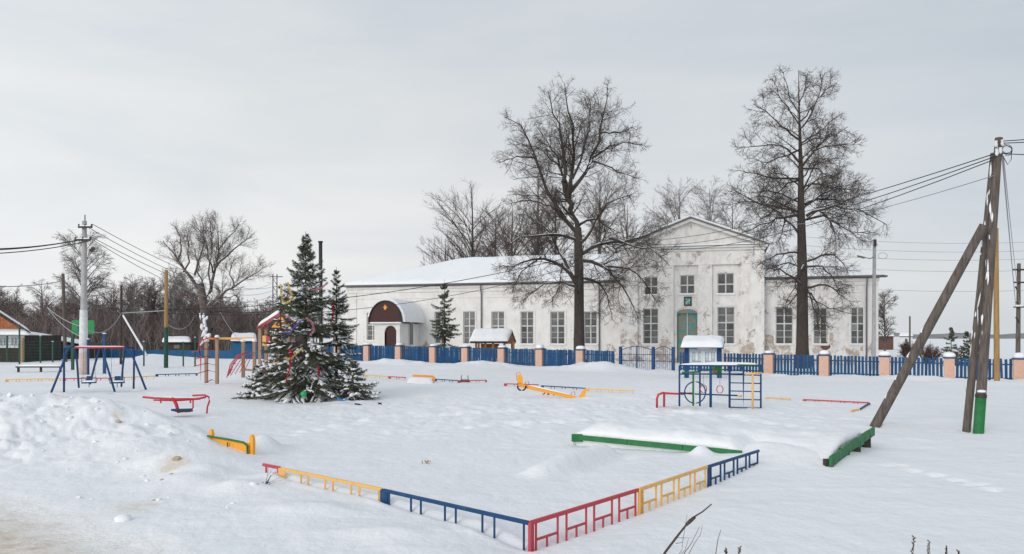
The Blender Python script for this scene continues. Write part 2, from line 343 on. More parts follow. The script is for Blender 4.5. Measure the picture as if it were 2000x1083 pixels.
def terrain(X, Y):
    X = np.asarray(X, dtype=float); Y = np.asarray(Y, dtype=float)
    Rr = np.hypot(X, Y)
    h = .03*fbm(X/5, Y/5, 3, 3)*sst(Rr, 14, 40)*2+.035*fbm(X/2.2, Y/2.2, 3, 9)
    far = sst(Y, 30, 40)
    h = h+far*(.01-.009*np.clip(X, -20, 25))*(1-sst(Y, 90, 120))
    fd = fence_d(X, Y); ft = fence_t(X, Y)
    # drift thrown up along the front of the picket fence
    dr = np.exp(-((fd-1.6)/1.3)**2)*(.16+.30*fbm(ft/2.3, fd/2.3, 3, 21)+.30*fbm(ft/.8, fd/.9, 4, 5))
    h = h+dr*sst(ft, -6, 0)
    q = fpt(1168, 2.0); h = h+gauss(X, Y, q.x, q.y, 1.9, 1.3, .50)*(1+.5*fbm(X/.6, Y/.6, 3, 8))
    q = fpt(1098, 2.0); h = h+gauss(X, Y, q.x, q.y, 1.6, 1.2, .12)
    for px, py, Yb, rx, ry, hh in ((245, 716, 56, 3.0, 1.5, .35), (340, 712, 62, 2.4, 1.6, .55), (290, 714, 60, 1.5, 1.2, .45), (120, 722, 50, 3, 2, .25), (1960, 742, 36, 3.5, 1.4, .18),
                                   (1640, 742, 40, 4, 1.4, .16), (515, 885, 14.4, .30, .42, .27), (930, 720, 52, 3, 1.4, .25), (780, 716, 57, 2.5, 1.3, .22), (860, 726, 50, 3, 1.3, .12),
                                   (230, 800, 15.6, .9, .6, .14), (345, 905, 12.2, .65, .55, .22), (360, 950, 11.0, .45, .4, .13), (405, 925, 11.6, .35, .3, .12), (270, 870, 13.2, .7, .5, .16), (470, 955, 10.6, .35, .3, .10), (1369, 886, 13.93, .17, .16, .17), (532, 945, 11.3, .4, .28, .07), (600, 1010, 9.2, .5, .3, .08), (160, 900, 12.4, .7, .5, .08), (760, 1050, 8.2, .5, .25, .06), (430, 880, 12.6, .6, .5, .08), (1240, 775, 27, 1.5, 1, .07),
                                   (1490, 882, 14.2, .8, .45, .14), (1560, 900, 13.6, .9, .7, .16)):
        c = (px-CX)/F*Yb; h = h+gauss(X, Y, c, Yb, rx, ry, hh)
    # snow-covered log lying in the play area
    a = P(1035, 936, 11.7); b = P(1185, 888, 13.9)
    dx, dy = b.x-a.x, b.y-a.y; l = math.hypot(dx, dy); tt = ((X-a.x)*dx+(Y-a.y)*dy)/l; ss = (-(X-a.x)*dy+(Y-a.y)*dx)/l
    endm = sst(tt, -.15, .3)*(1-sst(tt, l-.2, l+.25))
    h = h+endm*(.13+.09*sst(tt, .1, 1.2))*np.exp(-(np.abs(ss+.0)/.25)**2.8)-.04*endm*np.exp(-((ss+.45)/.2)**2)
    # shallow hollows
    h = h-gauss(X, Y, 3.2, 10.6, 1.3, .5, .03, .6)-gauss(X, Y, -2.4, 16, 3, .8, .03)
    # trodden, lumpy snow in the middle distance
    ruf = np.exp(-((Y-23)/6.0)**2)*sst(X, -9, -5)*(1-sst(X, 8.5, 11))
    lump = np.abs(fbm(X/.9, Y/1.1, 4, 31, .6))
    h = h+ruf*(.28*lump-.055)
    # snow a little lower along the near right-hand border fence
    dl, hzl, sgl = seg_field(X, Y, [(.19, 8.0, 0), (1.6, 9.75, 0), (2.9, 11.45, 0), (4.1, 12.9, 0)])
    h = h-.085*np.exp(-(dl/.55)**2)*(1-sst(Y, 11.2, 13))-.0*dl
    h = h+.035*fbm(X/1.1, Y/.8, 4, 133)*sst(Rr, 9, 20)+.05*fbm(X/3.2, Y/1.1, 4, 137)*sst(Rr, 14, 26)
    for (xa, ya, xb, yb, n_, s_) in FOOT:       # rows of footprints
        for k in range(n_):
            t = k/(n_-1); px = xa+(xb-xa)*t; py = ya+(yb-ya)*t; yy = (CAMZ)*F/(py-HY); xx = (px-CX)/F*yy; xx += .10*math.sin(k*2.4+xa); yy += .16*(k % 2)+.05*math.sin(k*1.7)
            m_ = (np.abs(X-xx) < .5) & (np.abs(Y-yy) < .6)
            if m_.any(): h[m_] += gauss(X[m_], Y[m_], xx, yy, s_*1.2, s_*.9, -.045)+gauss(X[m_], Y[m_], xx+.02, yy+s_*1.7, s_*1.5, s_*.7, .02)
    # heap thrown up by the plough beside the road
    d, hz, sg = seg_field(X, Y, CREST)
    d2 = np.where(sg > 0, d/ (1.2+2.6*np.clip(hz, 0, 1)), d/.85)
    pr = np.where(sg > 0, 1/(1+d2**2.2), np.exp(-d2**2))
    bank = hz*pr
    bl = fbm(X/1.4, Y/1.4, 4, 41, .55); bl2 = np.abs(fbm(X/.55, Y/.55, 4, 47, .6))
    mk = pr*np.clip(hz*1.6, .12, 1)
    edge = np.where(sg > 0, np.exp(-((d2-1.0)/.9)**2)+.35*pr, .5*pr)
    h = h+bank+edge*np.clip(hz*1.3+.05, 0, 1)*(.62*bl+.26*(bl2-.10))*(1-np.exp(-(d/.25)**2)*.6)
    # broken blocks pushed up by the plough
    cm = np.where(sg > 0, 1, .6)*np.clip(pr*2.2, 0, 1)*sst(hz, .02, .22)*(.25+.75*sst(fbm(X/1.3, Y/1.3, 2, 91), -.1, .15))
    if (cm > .02).any():
        for cs, ch, sd in ((.62, .05, 3), (.33, .05, 4), (.17, .03, 6)):
            gx = np.floor(X/cs); gy = np.floor(Y/cs); bb = np.zeros(X.shape)
            for ox in (-1, 0, 1):
                for oy in (-1, 0, 1):
                    ix, iy = gx+ox, gy+oy; jx = vnoise(ix*1.0, iy*1.0, 100+sd); jy = vnoise(ix*1.0, iy*1.0, 200+sd); jr = vnoise(ix*1.0, iy*1.0, 300+sd)
                    an = jx*6.28; dx_ = X-(ix+.5+.8*(jx-.5))*cs; dy_ = Y-(iy+.5+.8*(jy-.5))*cs
                    a_ = (dx_*np.cos(an)+dy_*np.sin(an))/(cs*(.28+.3*jr)); b_ = (-dx_*np.sin(an)+dy_*np.cos(an))/(cs*(.22+.22*jy))
                    v_ = np.clip(1-(np.abs(a_)**3+np.abs(b_)**3), 0, 1)**.5*ch*np.clip(jr*2.4-1.0, 0, 1)*(.7+.6*jx+.25*a_); bb = np.maximum(bb, v_)
            h = h+cm*bb
    # wind hollows round posts and along the near border fence
    for (px, Yb, r_) in ((1911, 17.2, .22), (1889, 17.6, .16), (1717, 18.5, .2), (1327, 23.2, .13), (1388, 23.1, .13), (1425, 23.3, .13), (1452, 23.2, .13), (1486, 23.3, .13), (1367, 24.0, .13), (1283, 23.4, .12), (1297, 23.7, .12), (100, 28.9, .16), (125, 29.7, .16), (224, 28.8, .16), (285, 29.1, .16), (261, 30.5, .16), (163, 39.8, .4), (404, 20.5, .14), (597, 26.3, 1.6)):
        xx = (px-CX)/F*Yb; m_ = (np.abs(X-xx) < r_*5) & (np.abs(Y-Yb) < r_*5)
        if m_.any(): h[m_] += gauss(X[m_], Y[m_], xx, Yb, r_, r_, -.09)+gauss(X[m_], Y[m_], xx+r_*1.3, Yb+r_*.6, r_*1.6, r_, .035)
    dn_, _h, _s = seg_field(X, Y, [(-3.4, 11.3, 0), (-1.64, 9.76, 0), (.19, 8.0, 0), (1.6, 9.75, 0), (2.9, 11.45, 0), (4.2, 13.05, 0)])
    h = h-.035*np.exp(-(dn_/.06)**2)+.015*np.exp(-((dn_-.16)/.08)**2)*(1+2*fbm(X/.4, Y/.4, 2, 191))
    nr = 1-sst(Rr, 18, 26)
    h = h+nr*(.016*np.abs(fbm(X/.34, Y/.5, 4, 171, .6))+.010*fbm(X/.12, Y/.2, 2, 175))+.022*np.maximum(0, fbm(X/.9, Y/.35, 3, 181)-.08)*nr*3
    # ruts and crumbs close to the road
    rd = road_mask(X, Y)
    h = h*(1-.75*rd)-.05*rd+rd*.03*np.abs(fbm(X/.35, Y/.35, 3, 55))
    # everything behind the camera or far away is calm; far hills on the horizon are separate
    return h
ROADP = [(-14.5, 15.6), (-9.6, 12.5), (-7.0, 10.7), (-5.2, 9.4), (-3.6, 7.9), (-1.3, 5.0), (3, -1), (8, -7)]
def road_mask(X, Y):
    best, hz, sg = seg_field(X, Y, [(a, b, 0) for a, b in ROADP])
    s = best*sg+.5*fbm(X/.8, Y/.8, 4, 61)
    return sst(s, -.15, .55)
def tz(x, y): return float(terrain(np.array([x]), np.array([y]))[0])
def gpt(px, Y):
    x = (px-CX)/F*Y; return Vector((x, Y, tz(x, Y)))
def make_ground():
    fine = np.radians(np.arange(-40, 40.01, .115)); co = np.radians(np.arange(44, 320.1, 4))
    ang = np.concatenate([fine, co])
    r = [.0]; rr_ = 1.2
    while rr_ < 7: r.append(rr_); rr_ += .35
    while rr_ < 60: r.append(rr_); rr_ *= 1.0062
    while rr_ < 2600: r.append(rr_); rr_ *= 1.05
    r = np.array(r[1:])
    A, Rg = np.meshgrid(ang, r); X = Rg*np.sin(A); Y = Rg*np.cos(A); Z = terrain(X, Y)
    na, nr = len(ang), len(r)
    V = np.stack([X, Y, Z], -1).reshape(-1, 3)
    i = np.arange(nr-1)[:, None]*na; j = np.arange(na)[None, :]; j2 = (j+1) % na
    Fq = np.stack([i+j, i+j2, i+na+j2, i+na+j], -1).reshape(-1, 4)
    V = np.vstack([V, [[0, 0, float(Z[0].mean())]]]); c = len(V)-1
    T = np.stack([np.full(na, c), (np.arange(na)+1) % na, np.arange(na)], -1)
    o = npmesh('snow_ground', V, [Fq[:, ::-1], T[:, ::-1]], 'snow', smooth=True)
    # stains
    D = road_mask(X, Y)*.5*(.7+fbm(X/.5, Y/2, 3, 71))
    fr = seg_field(X, Y, [(a, b, 0) for a, b in ROADP]); D = D+.22*np.exp(-(fr[0]/1.0)**2)
    for px, py, Yb, s_, v_ in ((228, 828, 15.2, .16, .9), (345, 935, 11.8, .28, .95), (325, 950, 11.6, .10, 1.1), (128, 798, 16.8, .3, .8), (835, 905, GY(905), .06, 1.1), (300, 905, 12.2, .3, .55), (560, 975, 9.8, .2, .3),
                               (270, 1010, 9.6, .35, .5), (640, 1000, 8.9, .2, .35)):
        x_ = (px-CX)/F*Yb; D = D+v_*np.exp(-(((X-x_)/s_)**2+((Y-Yb)/s_)**2))
    q = fpt(1262, 1.0)
    D = D+.35*np.exp(-(((X-q.x)/1.5)**2+((Y-q.y)/.4)**2))
    D = np.append(D.ravel(), .3).astype(np.float32)
    at = o.data.attributes.new('dirt', 'FLOAT', 'POINT'); at.data.foreach_set('value', D)
    if o.data.polygons[1000].normal.z < 0:
        o.data.flip_normals()
    # the road: the same surface, packed tan snow, 2 mm proud so that no faces coincide
    mk = road_mask(X, Y); q = Fq[:, ::-1]; keep = (mk.ravel()[q] > .45).all(1); q = q[keep]; used = np.unique(q); rm = -np.ones(len(V), int); rm[used] = np.arange(len(used))
    Vr = V[used].copy(); Vr[:, 2] += .002; m = mat('packed_road_snow', (.72, .68, .62), .8, (.52, .44, .35), 2.6, 9, .36, .70, bump=.7, bscale=16, stretch=(1, 1.5, 1))
    t_ = m.node_tree; b_ = t_.nodes['Principled BSDF']; src = b_.inputs['Base Color'].links[0].from_socket; mxr = t_.nodes.new('ShaderNodeMix'); mxr.data_type = 'RGBA'
    ar = t_.nodes.new('ShaderNodeAttribute'); ar.attribute_name = 'packed'; nr_ = t_.nodes.new('ShaderNodeTexNoise'); nr_.inputs['Scale'].default_value = 5; nr_.inputs['Detail'].default_value = 8; nr_.inputs['Roughness'].default_value = .75
    gg = t_.nodes.new('ShaderNodeNewGeometry'); t_.links.new(gg.outputs['Position'], nr_.inputs['Vector'])
    ma = t_.nodes.new('ShaderNodeMath'); ma.operation = 'MULTIPLY_ADD'; t_.links.new(nr_.outputs['Fac'], ma.inputs[0]); ma.inputs[1].default_value = 1.6; t_.links.new(ar.outputs['Fac'], ma.inputs[2])
    mr_ = t_.nodes.new('ShaderNodeMapRange'); mr_.inputs[1].default_value = .85; mr_.inputs[2].default_value = 1.55; t_.links.new(ma.outputs[0], mr_.inputs[0])
    t_.links.new(mr_.outputs[0], mxr.inputs[0]); mxr.inputs[6].default_value = (.80, .81, .825, 1); t_.links.new(src, mxr.inputs[7]); t_.links.new(mxr.outputs[2], b_.inputs['Base Color'])
    ro = npmesh('road', Vr, [rm[q]], m, smooth=True); sx = seg_field(X, Y, [(a, b, 0) for a, b in ROADP]); pk = sst(sx[0]*sx[2], -.1, 1.6).ravel()
    at2 = ro.data.attributes.new('packed', 'FLOAT', 'POINT'); at2.data.foreach_set('value', np.append(pk, 1)[used].astype(np.float32)); tag(ro, kind='structure')
    return tag(o, kind='structure')
make_ground()
# ------------------------------------------------------------------ the church
A0 = P(680, 657, 75.0); A0.z = 0; B0 = P(1730, 657, 62.2); B0.z = 0
CU = (B0-A0).normalized(); CN = Vector((CU.y, -CU.x, 0))
if CN.y > 0: CN = -CN
CL = (B0-A0).length
def W(u, n, z): return A0+CU*u+CN*n+Vector((0, 0, z))
def fu(px, n=0.0):
    k = (px-CX)/F; a = A0+CN*n; return (k*a.y-a.x)/(CU.x-k*CU.y)
def fz(px, py, n=0.0):
    u = fu(px, n); Y = A0.y+CN.y*n+CU.y*u; return CAMZ-(py-HY)*Y/F
CROT = Matrix((CU, -CN, Vector((0, 0, 1)))).transposed()
def cbox(mb, u0, u1, n0, n1, z0, z1):
    return mb.box(W((u0+u1)/2, (n0+n1)/2, (z0+z1)/2), (abs(u1-u0), abs(n1-n0), abs(z1-z0)), CROT)
church = thing('church', W(fu(1340), 0, 0), 'long white plastered two storey brick building with a pedimented centre and a snowy roof', 'building')
def wall(name, u0, u1, z0, z1, n, holes, depth, m, parent=None):
    """front skin with real openings and their reveals"""
    us = sorted({u0, u1, *[h[0] for h in holes], *[h[1] for h in holes]}); zs = sorted({z0, z1, *[h[2] for h in holes], *[h[3] for h in holes]})
    mb = MB()
    for a, b in zip(us[:-1], us[1:]):
        for c, d in zip(zs[:-1], zs[1:]):
            if any(h[0] <= (a+b)/2 <= h[1] and h[2] <= (c+d)/2 <= h[3] for h in holes): continue
            mb.poly([W(a, n, c), W(b, n, c), W(b, n, d), W(a, n, d)])
    for h in holes:
        a, b, c, d = h[:4]; k = n-depth
        mb.poly([W(a, n, c), W(a, n, d), W(a, k, d), W(a, k, c)]); mb.poly([W(b, n, c), W(b, n, d), W(b, k, d), W(b, k, c)])
        mb.poly([W(a, n, c), W(b, n, c), W(b, k, c), W(a, k, c)]); mb.poly([W(a, n, d), W(b, n, d), W(b, k, d), W(a, k, d)])
    return mb.build(name, m, parent or church)
def window(h, n, rows, parent=None, sill=True, surround=True, transom=.56, uid=0, open_grid=False):
    """h = u0,u1,z0,z1: frame with cross bars in a recess, panes as their own pieces"""
    a, b, c, d = h[:4]; k = n-.20; t = .075; mb = MB(); wtone = random.choice(('glass', 'glass', 'glass_curtain', 'glass_dim', 'glass_dim'))
    cbox(mb, a, a+t, k, k+.07, c, d); cbox(mb, b-t, b, k, k+.07, c, d)
    cbox(mb, a+t, b-t, k, k+.07, c, c+t); cbox(mb, a+t, b-t, k, k+.07, d-t, d)
    m_ = (a+b)/2; cbox(mb, m_-.05, m_+.05, k+.004, k+.078, c+t, d-t)
    zt = c+(d-c)*transom
    cuts = []
    if transom > 0: cbox(mb, a+t, m_-.05, k+.004, k+.074, zt-.05, zt+.05); cbox(mb, m_+.05, b-t, k+.004, k+.074, zt-.05, zt+.05)
    lo = [c+t+(zt-.05-c-t)*i/rows[0] for i in range(1, rows[0])] if transom > 0 else []
    hi = [zt+.05+(d-t-zt-.05)*i/rows[1] for i in range(1, rows[1])] if transom > 0 else [c+t+(d-c-2*t)*i/rows[1] for i in range(1, rows[1])]
    for z in lo+hi:
        cbox(mb, a+t, m_-.05, k+.012, k+.062, z-.018, z+.018); cbox(mb, m_+.05, b-t, k+.012, k+.062, z-.018, z+.018)
    fo = mb.build('window', 'frame', parent or church)
    zz = sorted([c+t, d-t]+lo+hi+([zt] if transom > 0 else []))
    for (x0, x1) in ((a+t, m_-.05), (m_+.05, b-t)):
        for z0, z1 in zip(zz[:-1], zz[1:]):
            q = MB(); tilt = random.uniform(-.006, .006)
            q.poly([W(x0, k+.02+tilt, z0), W(x1, k+.02-tilt, z0), W(x1, k+.02-tilt, z1), W(x0, k+.02+tilt, z1)], d=-CN*.006)
            q.build('pane', random.choice(('glass', 'glass', 'glass_dim', 'glass', 'glass_dim', wtone)), fo)
    if sill:
        s_ = MB(); cbox(s_, a-.10, b+.10, n-.12, n+.10, c-.10, c-.002); s_.build('sill', 'trim', fo)
        s_ = MB(); q = 10
        pts = [(math.cos(math.pi*i/q), math.sin(math.pi*i/q)) for i in range(q+1)]
        s_.poly([W(a-.08, n-.02+.10*x, c+.001+.09*y) for x, y in pts], d=CU*(b-a+.16)); s_.build('snow_on_sill', 'snowcap', fo)
    if surround:
        s_ = MB(); w_ = .16
        cbox(s_, a-w_, a-.003, n-.05, n+.045, c, d+w_); cbox(s_, b+.003, b+w_, n-.05, n+.045, c, d+w_); cbox(s_, a-.003, b+.003, n-.05, n+.045, d+.003, d+w_)
        s_.build('window_surround', 'trim', fo)
    return fo
ZE = 7.05
# left wing
LW = [(905, 928), (960, 985), (1017, 1042), (1075, 1103), (1141, 1166)]
hs = []
for x0, x1 in LW: hs.append((fu(x0), fu(x1), fz(x0, 673), fz(x0, 609)))
hs.append((fu(716), fu(738), fz(720, 666), fz(720, 611)))
hs.append((fu(849), fu(872), fz(850, 672), fz(850, 609)))
UL, UR = 0.0, fu(1206); RW0 = fu(1496)
wall('wall', UL, UR+.5, -.3, ZE, 0, hs, .5, M['plaster'])
for h in hs: window(h, 0, (3, 2), surround=(h[0] > 5))
# right wing
RWs = [(1515, 1549), (1662, 1689), (1589, 1616)]
hr = [(fu(x0), fu(x1), fz(x0, 673), fz(x0, 601)) for x0, x1 in RWs]
wall('wall', RW0-.5, CL-.6, -.3, ZE, 0, hr, .5, M['plaster_worn'])
for h in hr: window(h, 0, (3, 2))
# body of both wings behind the skins
mb = MB(); cbox(mb, UL, UR+.5, -14, -.52, -.3, ZE); cbox(mb, RW0-.5, CL-.6, -14, -.52, -.3, ZE)
for u in (UL, CL-.6): cbox(mb, u-.006, u+.006, -.53, -.001, -.3, ZE)
mb.build('inner_wall', 'plaster')if False else mb.build('rear_wall', M['plaster'], church)
# corner strips, string course, eaves cornice
mb = MB()
for u0, u1 in ((UL-.04, UL+.9), (CL-1.7, CL-.56)): cbox(mb, u0, u1, -.02, .07, -.3, ZE-.75)
cbox(mb, UL-.04, UR+.2, -.02, .06, ZE-1.32, ZE-1.18); cbox(mb, RW0, CL-.56, -.02, .06, ZE-1.32, ZE-1.18)
cbox(mb, UL-.06, UR+.2, -.02, .10, ZE-.72, ZE-.40); cbox(mb, RW0, CL-.54, -.02, .10, ZE-.72, ZE-.40)
cbox(mb, UL-.1, UR+.2, -.02, .22, ZE-.398, ZE-.18); cbox(mb, RW0, CL-.5, -.02, .22, ZE-.398, ZE-.18)
mb.build('cornice', M['plaster'], church)
mb = MB(); cbox(mb, UL-.45, UR+.2, -.3, .55, ZE-.12, ZE-.005); cbox(mb, RW0, CL+.05, -.3, .55, ZE-.12, ZE-.005)
cbox(mb, UL-.45, UL-.1, -14.3, -.3, ZE-.12, ZE-.005)
mb.build('eaves_board', 'roofmetal', church)
def hip_snow(name, u0, u1, hipL, hipR, m, z0, zr, th, over, amp, seed):
    """roof slab over both slopes with an uneven top"""
    e = over; nn = 44; mm_ = 16
    us = np.linspace(u0-(e if hipL else 0), u1+(e if hipR else 0), nn*2); ns = np.linspace(e, -14-e, mm_*2+1)
    U_, N_ = np.meshgrid(us, ns)
    half = 7+e; dn = half-np.abs(N_+7); run = 7+e; z = dn/run
    if hipL: z = np.minimum(z, (U_-(u0-e))/9.5)
    if hipR: z = np.minimum(z, ((u1+e)-U_)/8.0)
    z = np.clip(z, 0, 1)
    edge = np.minimum(1, z/.035)**.5
    Z = z0+(zr-z0)*z+th*(.25+.75*edge)+amp*fbm(U_/1.8, N_/1.8, 4, seed)*edge
    X = A0.x+CU.x*U_+CN.x*N_; Y = A0.y+CU.y*U_+CN.y*N_
    V = np.stack([X, Y, Z], -1).reshape(-1, 3); ny, nx = U_.shape; idx = np.arange(ny*nx).reshape(ny, nx)
    Fq = np.stack([idx[:-1, :-1], idx[:-1, 1:], idx[1:, 1:], idx[1:, :-1]], -1).reshape(-1, 4)
    ring = np.concatenate([idx[0, :], idx[1:, -1], idx[-1, -2::-1], idx[-2:0:-1, 0]])
    Vb = V[ring].copy(); zb = (z0+(zr-z0)*z).reshape(-1)[ring]; Vb[:, 2] = zb
    n0 = len(V); k = len(ring); j = np.arange(k); S = np.stack([ring, ring[(j+1) % k], n0+(j+1) % k, n0+j], -1)
    o = npmesh(name, np.vstack([V, Vb]), [Fq, S], m, church, smooth=True)
    bm = bmesh.new(); bm.from_mesh(o.data); bmesh.ops.recalc_face_normals(bm, faces=bm.faces); bm.to_mesh(o.data); bm.free()
    return o
hip_snow('roof', UL, UR+.4, True, False, 'roofmetal', ZE, 10.0, .03, .52, 0, 1)
hip_snow('roof_snow', UL, UR+.35, True, False, 'snowcap', ZE+.04, 10.06, .20, .44, .16, 2)
hip_snow('roof', RW0-.4, CL-.6, False, True, 'roofmetal', ZE, 9.6, .03, .52, 0, 1)
hip_snow('roof_snow', RW0-.3, CL-.6, False, True, 'snowcap', ZE+.04, 9.68, .26, .44, .16, 5)
# central block
PN = 1.1; PU0, PU1 = fu(1213, PN), fu(1492, PN); ZC = 9.75; ZA = 12.15; UM = (PU0+PU1)/2
up = [(1258, 1285, 541, 577), (1328, 1357, 538, 575), (1401, 1434, 534, 575)]
lo = [(1256, 1286, 603, 673), (1401, 1435, 600, 673)]
hp = [(fu(a, PN), fu(b, PN), fz(a, d, PN), fz(a, c, PN)) for a, b, c, d in up+lo]
du0, du1 = fu(1322, PN), fu(1362, PN); dz1 = fz(1342, 612, PN)
hd = (du0, du1, -.3, dz1)
wall('wall', PU0, PU1, -.3, ZC, PN, hp+[hd], .45, M['plaster_worn'])
for i, h in enumerate(hp): window(h, PN, (3, 2), transom=(.58 if i > 2 else .46), surround=(i > 2), sill=True) if i > 2 else window(h, PN, (1, 1), transom=.47, surround=False)
mb = MB(); cbox(mb, PU0, PU1, -12, PN-.47, -.3, ZC-.01)
mb.poly([W(PU0, PN, -.3), W(PU0, PN-.46, -.3), W(PU0, PN-.46, ZC), W(PU0, PN, ZC)]); mb.poly([W(PU1, PN, -.3), W(PU1, PN-.46, -.3), W(PU1, PN-.46, ZC), W(PU1, PN, ZC)])
mb.build('rear_wall', M['plaster_worn'], church)
ZP = fz(1340, 519, PN)
for a, b in ((1213, 1246), (1289, 1316), (1364, 1391), (1446, 1492)):
    mb = MB(); cbox(mb, fu(a, PN)+(0 if a > 1213 else -.02), fu(b, PN)+(0 if b < 1492 else .02), PN-.05, PN+.24, -.3, ZP); mb.build('pilaster', M['plaster_worn'], church)
mb = MB(); cbox(mb, PU0-.03, PU1+.03, PN-.05, PN+.28, ZP+.003, ZC-.42); mb.build('entablature', M['plaster_worn'], church)
mb = MB(); cbox(mb, PU0-.12, PU1+.12, PN-.05, PN+.42, ZC-.417, ZC-.2); cbox(mb, PU0-.3, PU1+.3, PN-.05, PN+.62, ZC-.197, ZC-.05); mb.build('cornice', M['trim'], church)
mb = MB(); cbox(mb, PU0-.34, PU1+.34, PN-.05, PN+.68, ZC-.047, ZC+.0); mb.build('cornice_flashing', 'roofmetal', church)
mb = MB(); mb.poly([W(PU0+.2, PN+.05, ZC+.004), W(PU1-.2, PN+.05, ZC+.004), W(UM, PN+.05, ZA-.12)], d=-CN*.5); mb.build('tympanum', M['plaster_worn'], church)
def rake(sgn, n0, n1, dz0, dz1, ext):
    ue = PU0-ext if sgn < 0 else PU1+ext; sl = (ZA-ZC)/((PU1-PU0)/2+.34); ze = ZA-sl*abs(ue-UM)
    return [W(ue, n0, ze+dz0), W(UM, n0, ZA+dz0), W(UM, n0, ZA+dz1), W(ue, n0, ze+dz1)], CN*(n1-n0)
for sg in (-1, 1):
    p_, d_ = rake(sg, PN+.05, PN+.55, -.30, -.06, .25); MB().poly(p_, d=d_).build('raking_cornice', M['trim'], church)
    p_, d_ = rake(sg, -13, PN+.72, -.058, .03, .42); MB().poly(p_, d=d_).build('gable_roof', 'roofmetal', church)
    p_, d_ = rake(sg, -12.8, PN+.55, .034, .24, .30); o = MB().poly(p_, d=d_).build('roof_snow', 'snowcap', church, bevel=.07)
# snow lying on the horizontal cornice
xs = np.linspace(PU0-.3, PU1+.3, 40); mb = MB()
top = [.10+.16*float(vnoise(np.array([u*1.1]), np.array([2.2]), 4)[0]) for u in xs]
for i in range(39):
    q = [W(xs[i], PN+.64, ZC+.003), W(xs[i+1], PN+.64, ZC+.003), W(xs[i+1], PN+.60, ZC+top[i+1]*.6), W(xs[i], PN+.60, ZC+top[i]*.6)]; mb.poly(q)
    q = [W(xs[i], PN+.60, ZC+top[i]*.6), W(xs[i+1], PN+.60, ZC+top[i+1]*.6), W(xs[i+1], PN+.06, ZC+top[i+1]), W(xs[i], PN+.06, ZC+top[i])]; mb.poly(q)
mb.build('cornice_snow', 'snowcap', church)
# door: arched top, double leaf, peeling teal
dm = (du0+du1)/2; hw = (du1-du0)/2; pts = [W(dm+hw*math.cos(math.pi*i/12), PN+.02, dz1+.003+.35*math.sin(math.pi*i/12)) for i in range(13)]
door = MB().poly([W(du0+.02, PN-.34, -.3), W(du1-.02, PN-.34, -.3), W(du1-.02, PN-.34, dz1), W(du0+.02, PN-.34, dz1)], d=-CN*.06).build('door', 'teal', church)
MB().poly(pts, d=-CN*.05+Vector((0, 0, 0))).build('door_arch', 'teal', church)
for i in range(2):
    for j in range(3):
        a = du0+.1+(i*hw); z0 = .3+j*(dz1-.5)/3; q = MB(); cbox(q, a, a+hw-.2, PN-.34+.002, PN-.34+.03, z0, z0+(dz1-.5)/3-.22); q.build('door_panel', 'teal', door)
q = MB(); cbox(q, dm-.03, dm+.03, PN-.338, PN-.29, -.2, dz1); q.build('door_bar', 'trim', door)
q = MB(); a = [W(dm+(hw+.14)*math.cos(math.pi*i/12), PN+.03, dz1+.003+.49*math.sin(math.pi*i/12)) for i in range(13)]; q.tube(a, .05, 6); q.build('door_moulding', 'trim', church)
ic = thing('icon', W(fu(1343, PN), PN+.04, fz(1343, 589, PN)), 'small square teal icon in a dark frame above the double door', 'icon')
u0, u1, z0, z1 = fu(1336, PN), fu(1351, PN), fz(1343, 598, PN), fz(1343, 580, PN)
q = MB(); cbox(q, u0, u1, PN+.005, PN+.08, z0, z1); q.build('frame', 'darkmetal', ic)
q = MB(); cbox(q, u0+.12, u1-.12, PN+.082, PN+.09, z0+.12, z1-.12); q.build('panel', 'icon', ic)
# patches of repairs: small dark holes right of the doors, drainpipes
for px in (941, 1171, 1692):
    u = fu(px); mb = MB(); mb.tube([W(u, .45, ZE-.15), W(u, .35, ZE-.5), W(u, .16, ZE-1.0), W(u, .14, .3)], .065, 8); mb.build('downpipe', 'metal', church, smooth=True)
for a, b, c in ((1612, 677, .5), (1240, 640, .25), (1232, 655, .2)):
    u = fu(a); z = fz(a, b); q = MB(); q.poly([W(u+c*math.cos(k)*random.uniform(.6, 1), .012+(PN if a < 1300 and a > 1215 else 0), z+c*math.sin(k)*random.uniform(.5, 1)) for k in [i*.7 for i in range(9)]], d=CN*.02); q.build('bare_patch', 'brick', church)
q = MB(); u = fu(1238); cbox(q, u-.45, u+.5, .002, .03, fz(1238, 664), fz(1238, 650)) ; q.build('grey_notice_plate', 'white', church)
# porch of the left wing: arched maroon gable
po = thing('porch', W(fu(760), 2, 0), 'white entrance porch with a maroon barrel gable at the left end of the long building', 'porch')
pn = 4.5; pu0, pu1 = fu(731, pn), fu(781, pn)
ze = fz(757, 632, pn); za = fz(757, 589, pn); pm = (pu0+pu1)/2
dw = fu(774, pn)-fu(751, pn); dz = fz(762, 649, pn); da = fu(751, pn); db = da+dw
K = 14
def arc(u0, u1, z0, rise, n): m_ = (u0+u1)/2; return [W(m_+(u1-u0)/2*math.cos(math.pi*i/K), n, z0+rise*math.sin(math.pi*i/K)) for i in range(K+1)]
mb = MB(); holes = [(da, db, -.3, dz)]
us = [pu0, da, db, pu1]
mb.poly([W(pu0, pn, -.3), W(da, pn, -.3), W(da, pn, ze), W(pu0, pn, ze)]); mb.poly([W(db, pn, -.3), W(pu1, pn, -.3), W(pu1, pn, ze), W(db, pn, ze)])
ar = arc(da, db, dz, dw/2, pn)
mb.poly([W(da, pn, ze)]+ar[::-1]+[W(db, pn, ze)])
for p, q in zip(ar[:-1], ar[1:]): mb.poly([p, q, q-CN*.25, p-CN*.25])
mb.poly([W(pu1, pn, -.3), W(pu1, .003, -.3), W(pu1, .003, ze), W(pu1, pn, ze)]); mb.poly([W(pu0, pn, -.3), W(pu0, .003, -.3), W(pu0, .003, ze), W(pu0, pn, ze)])
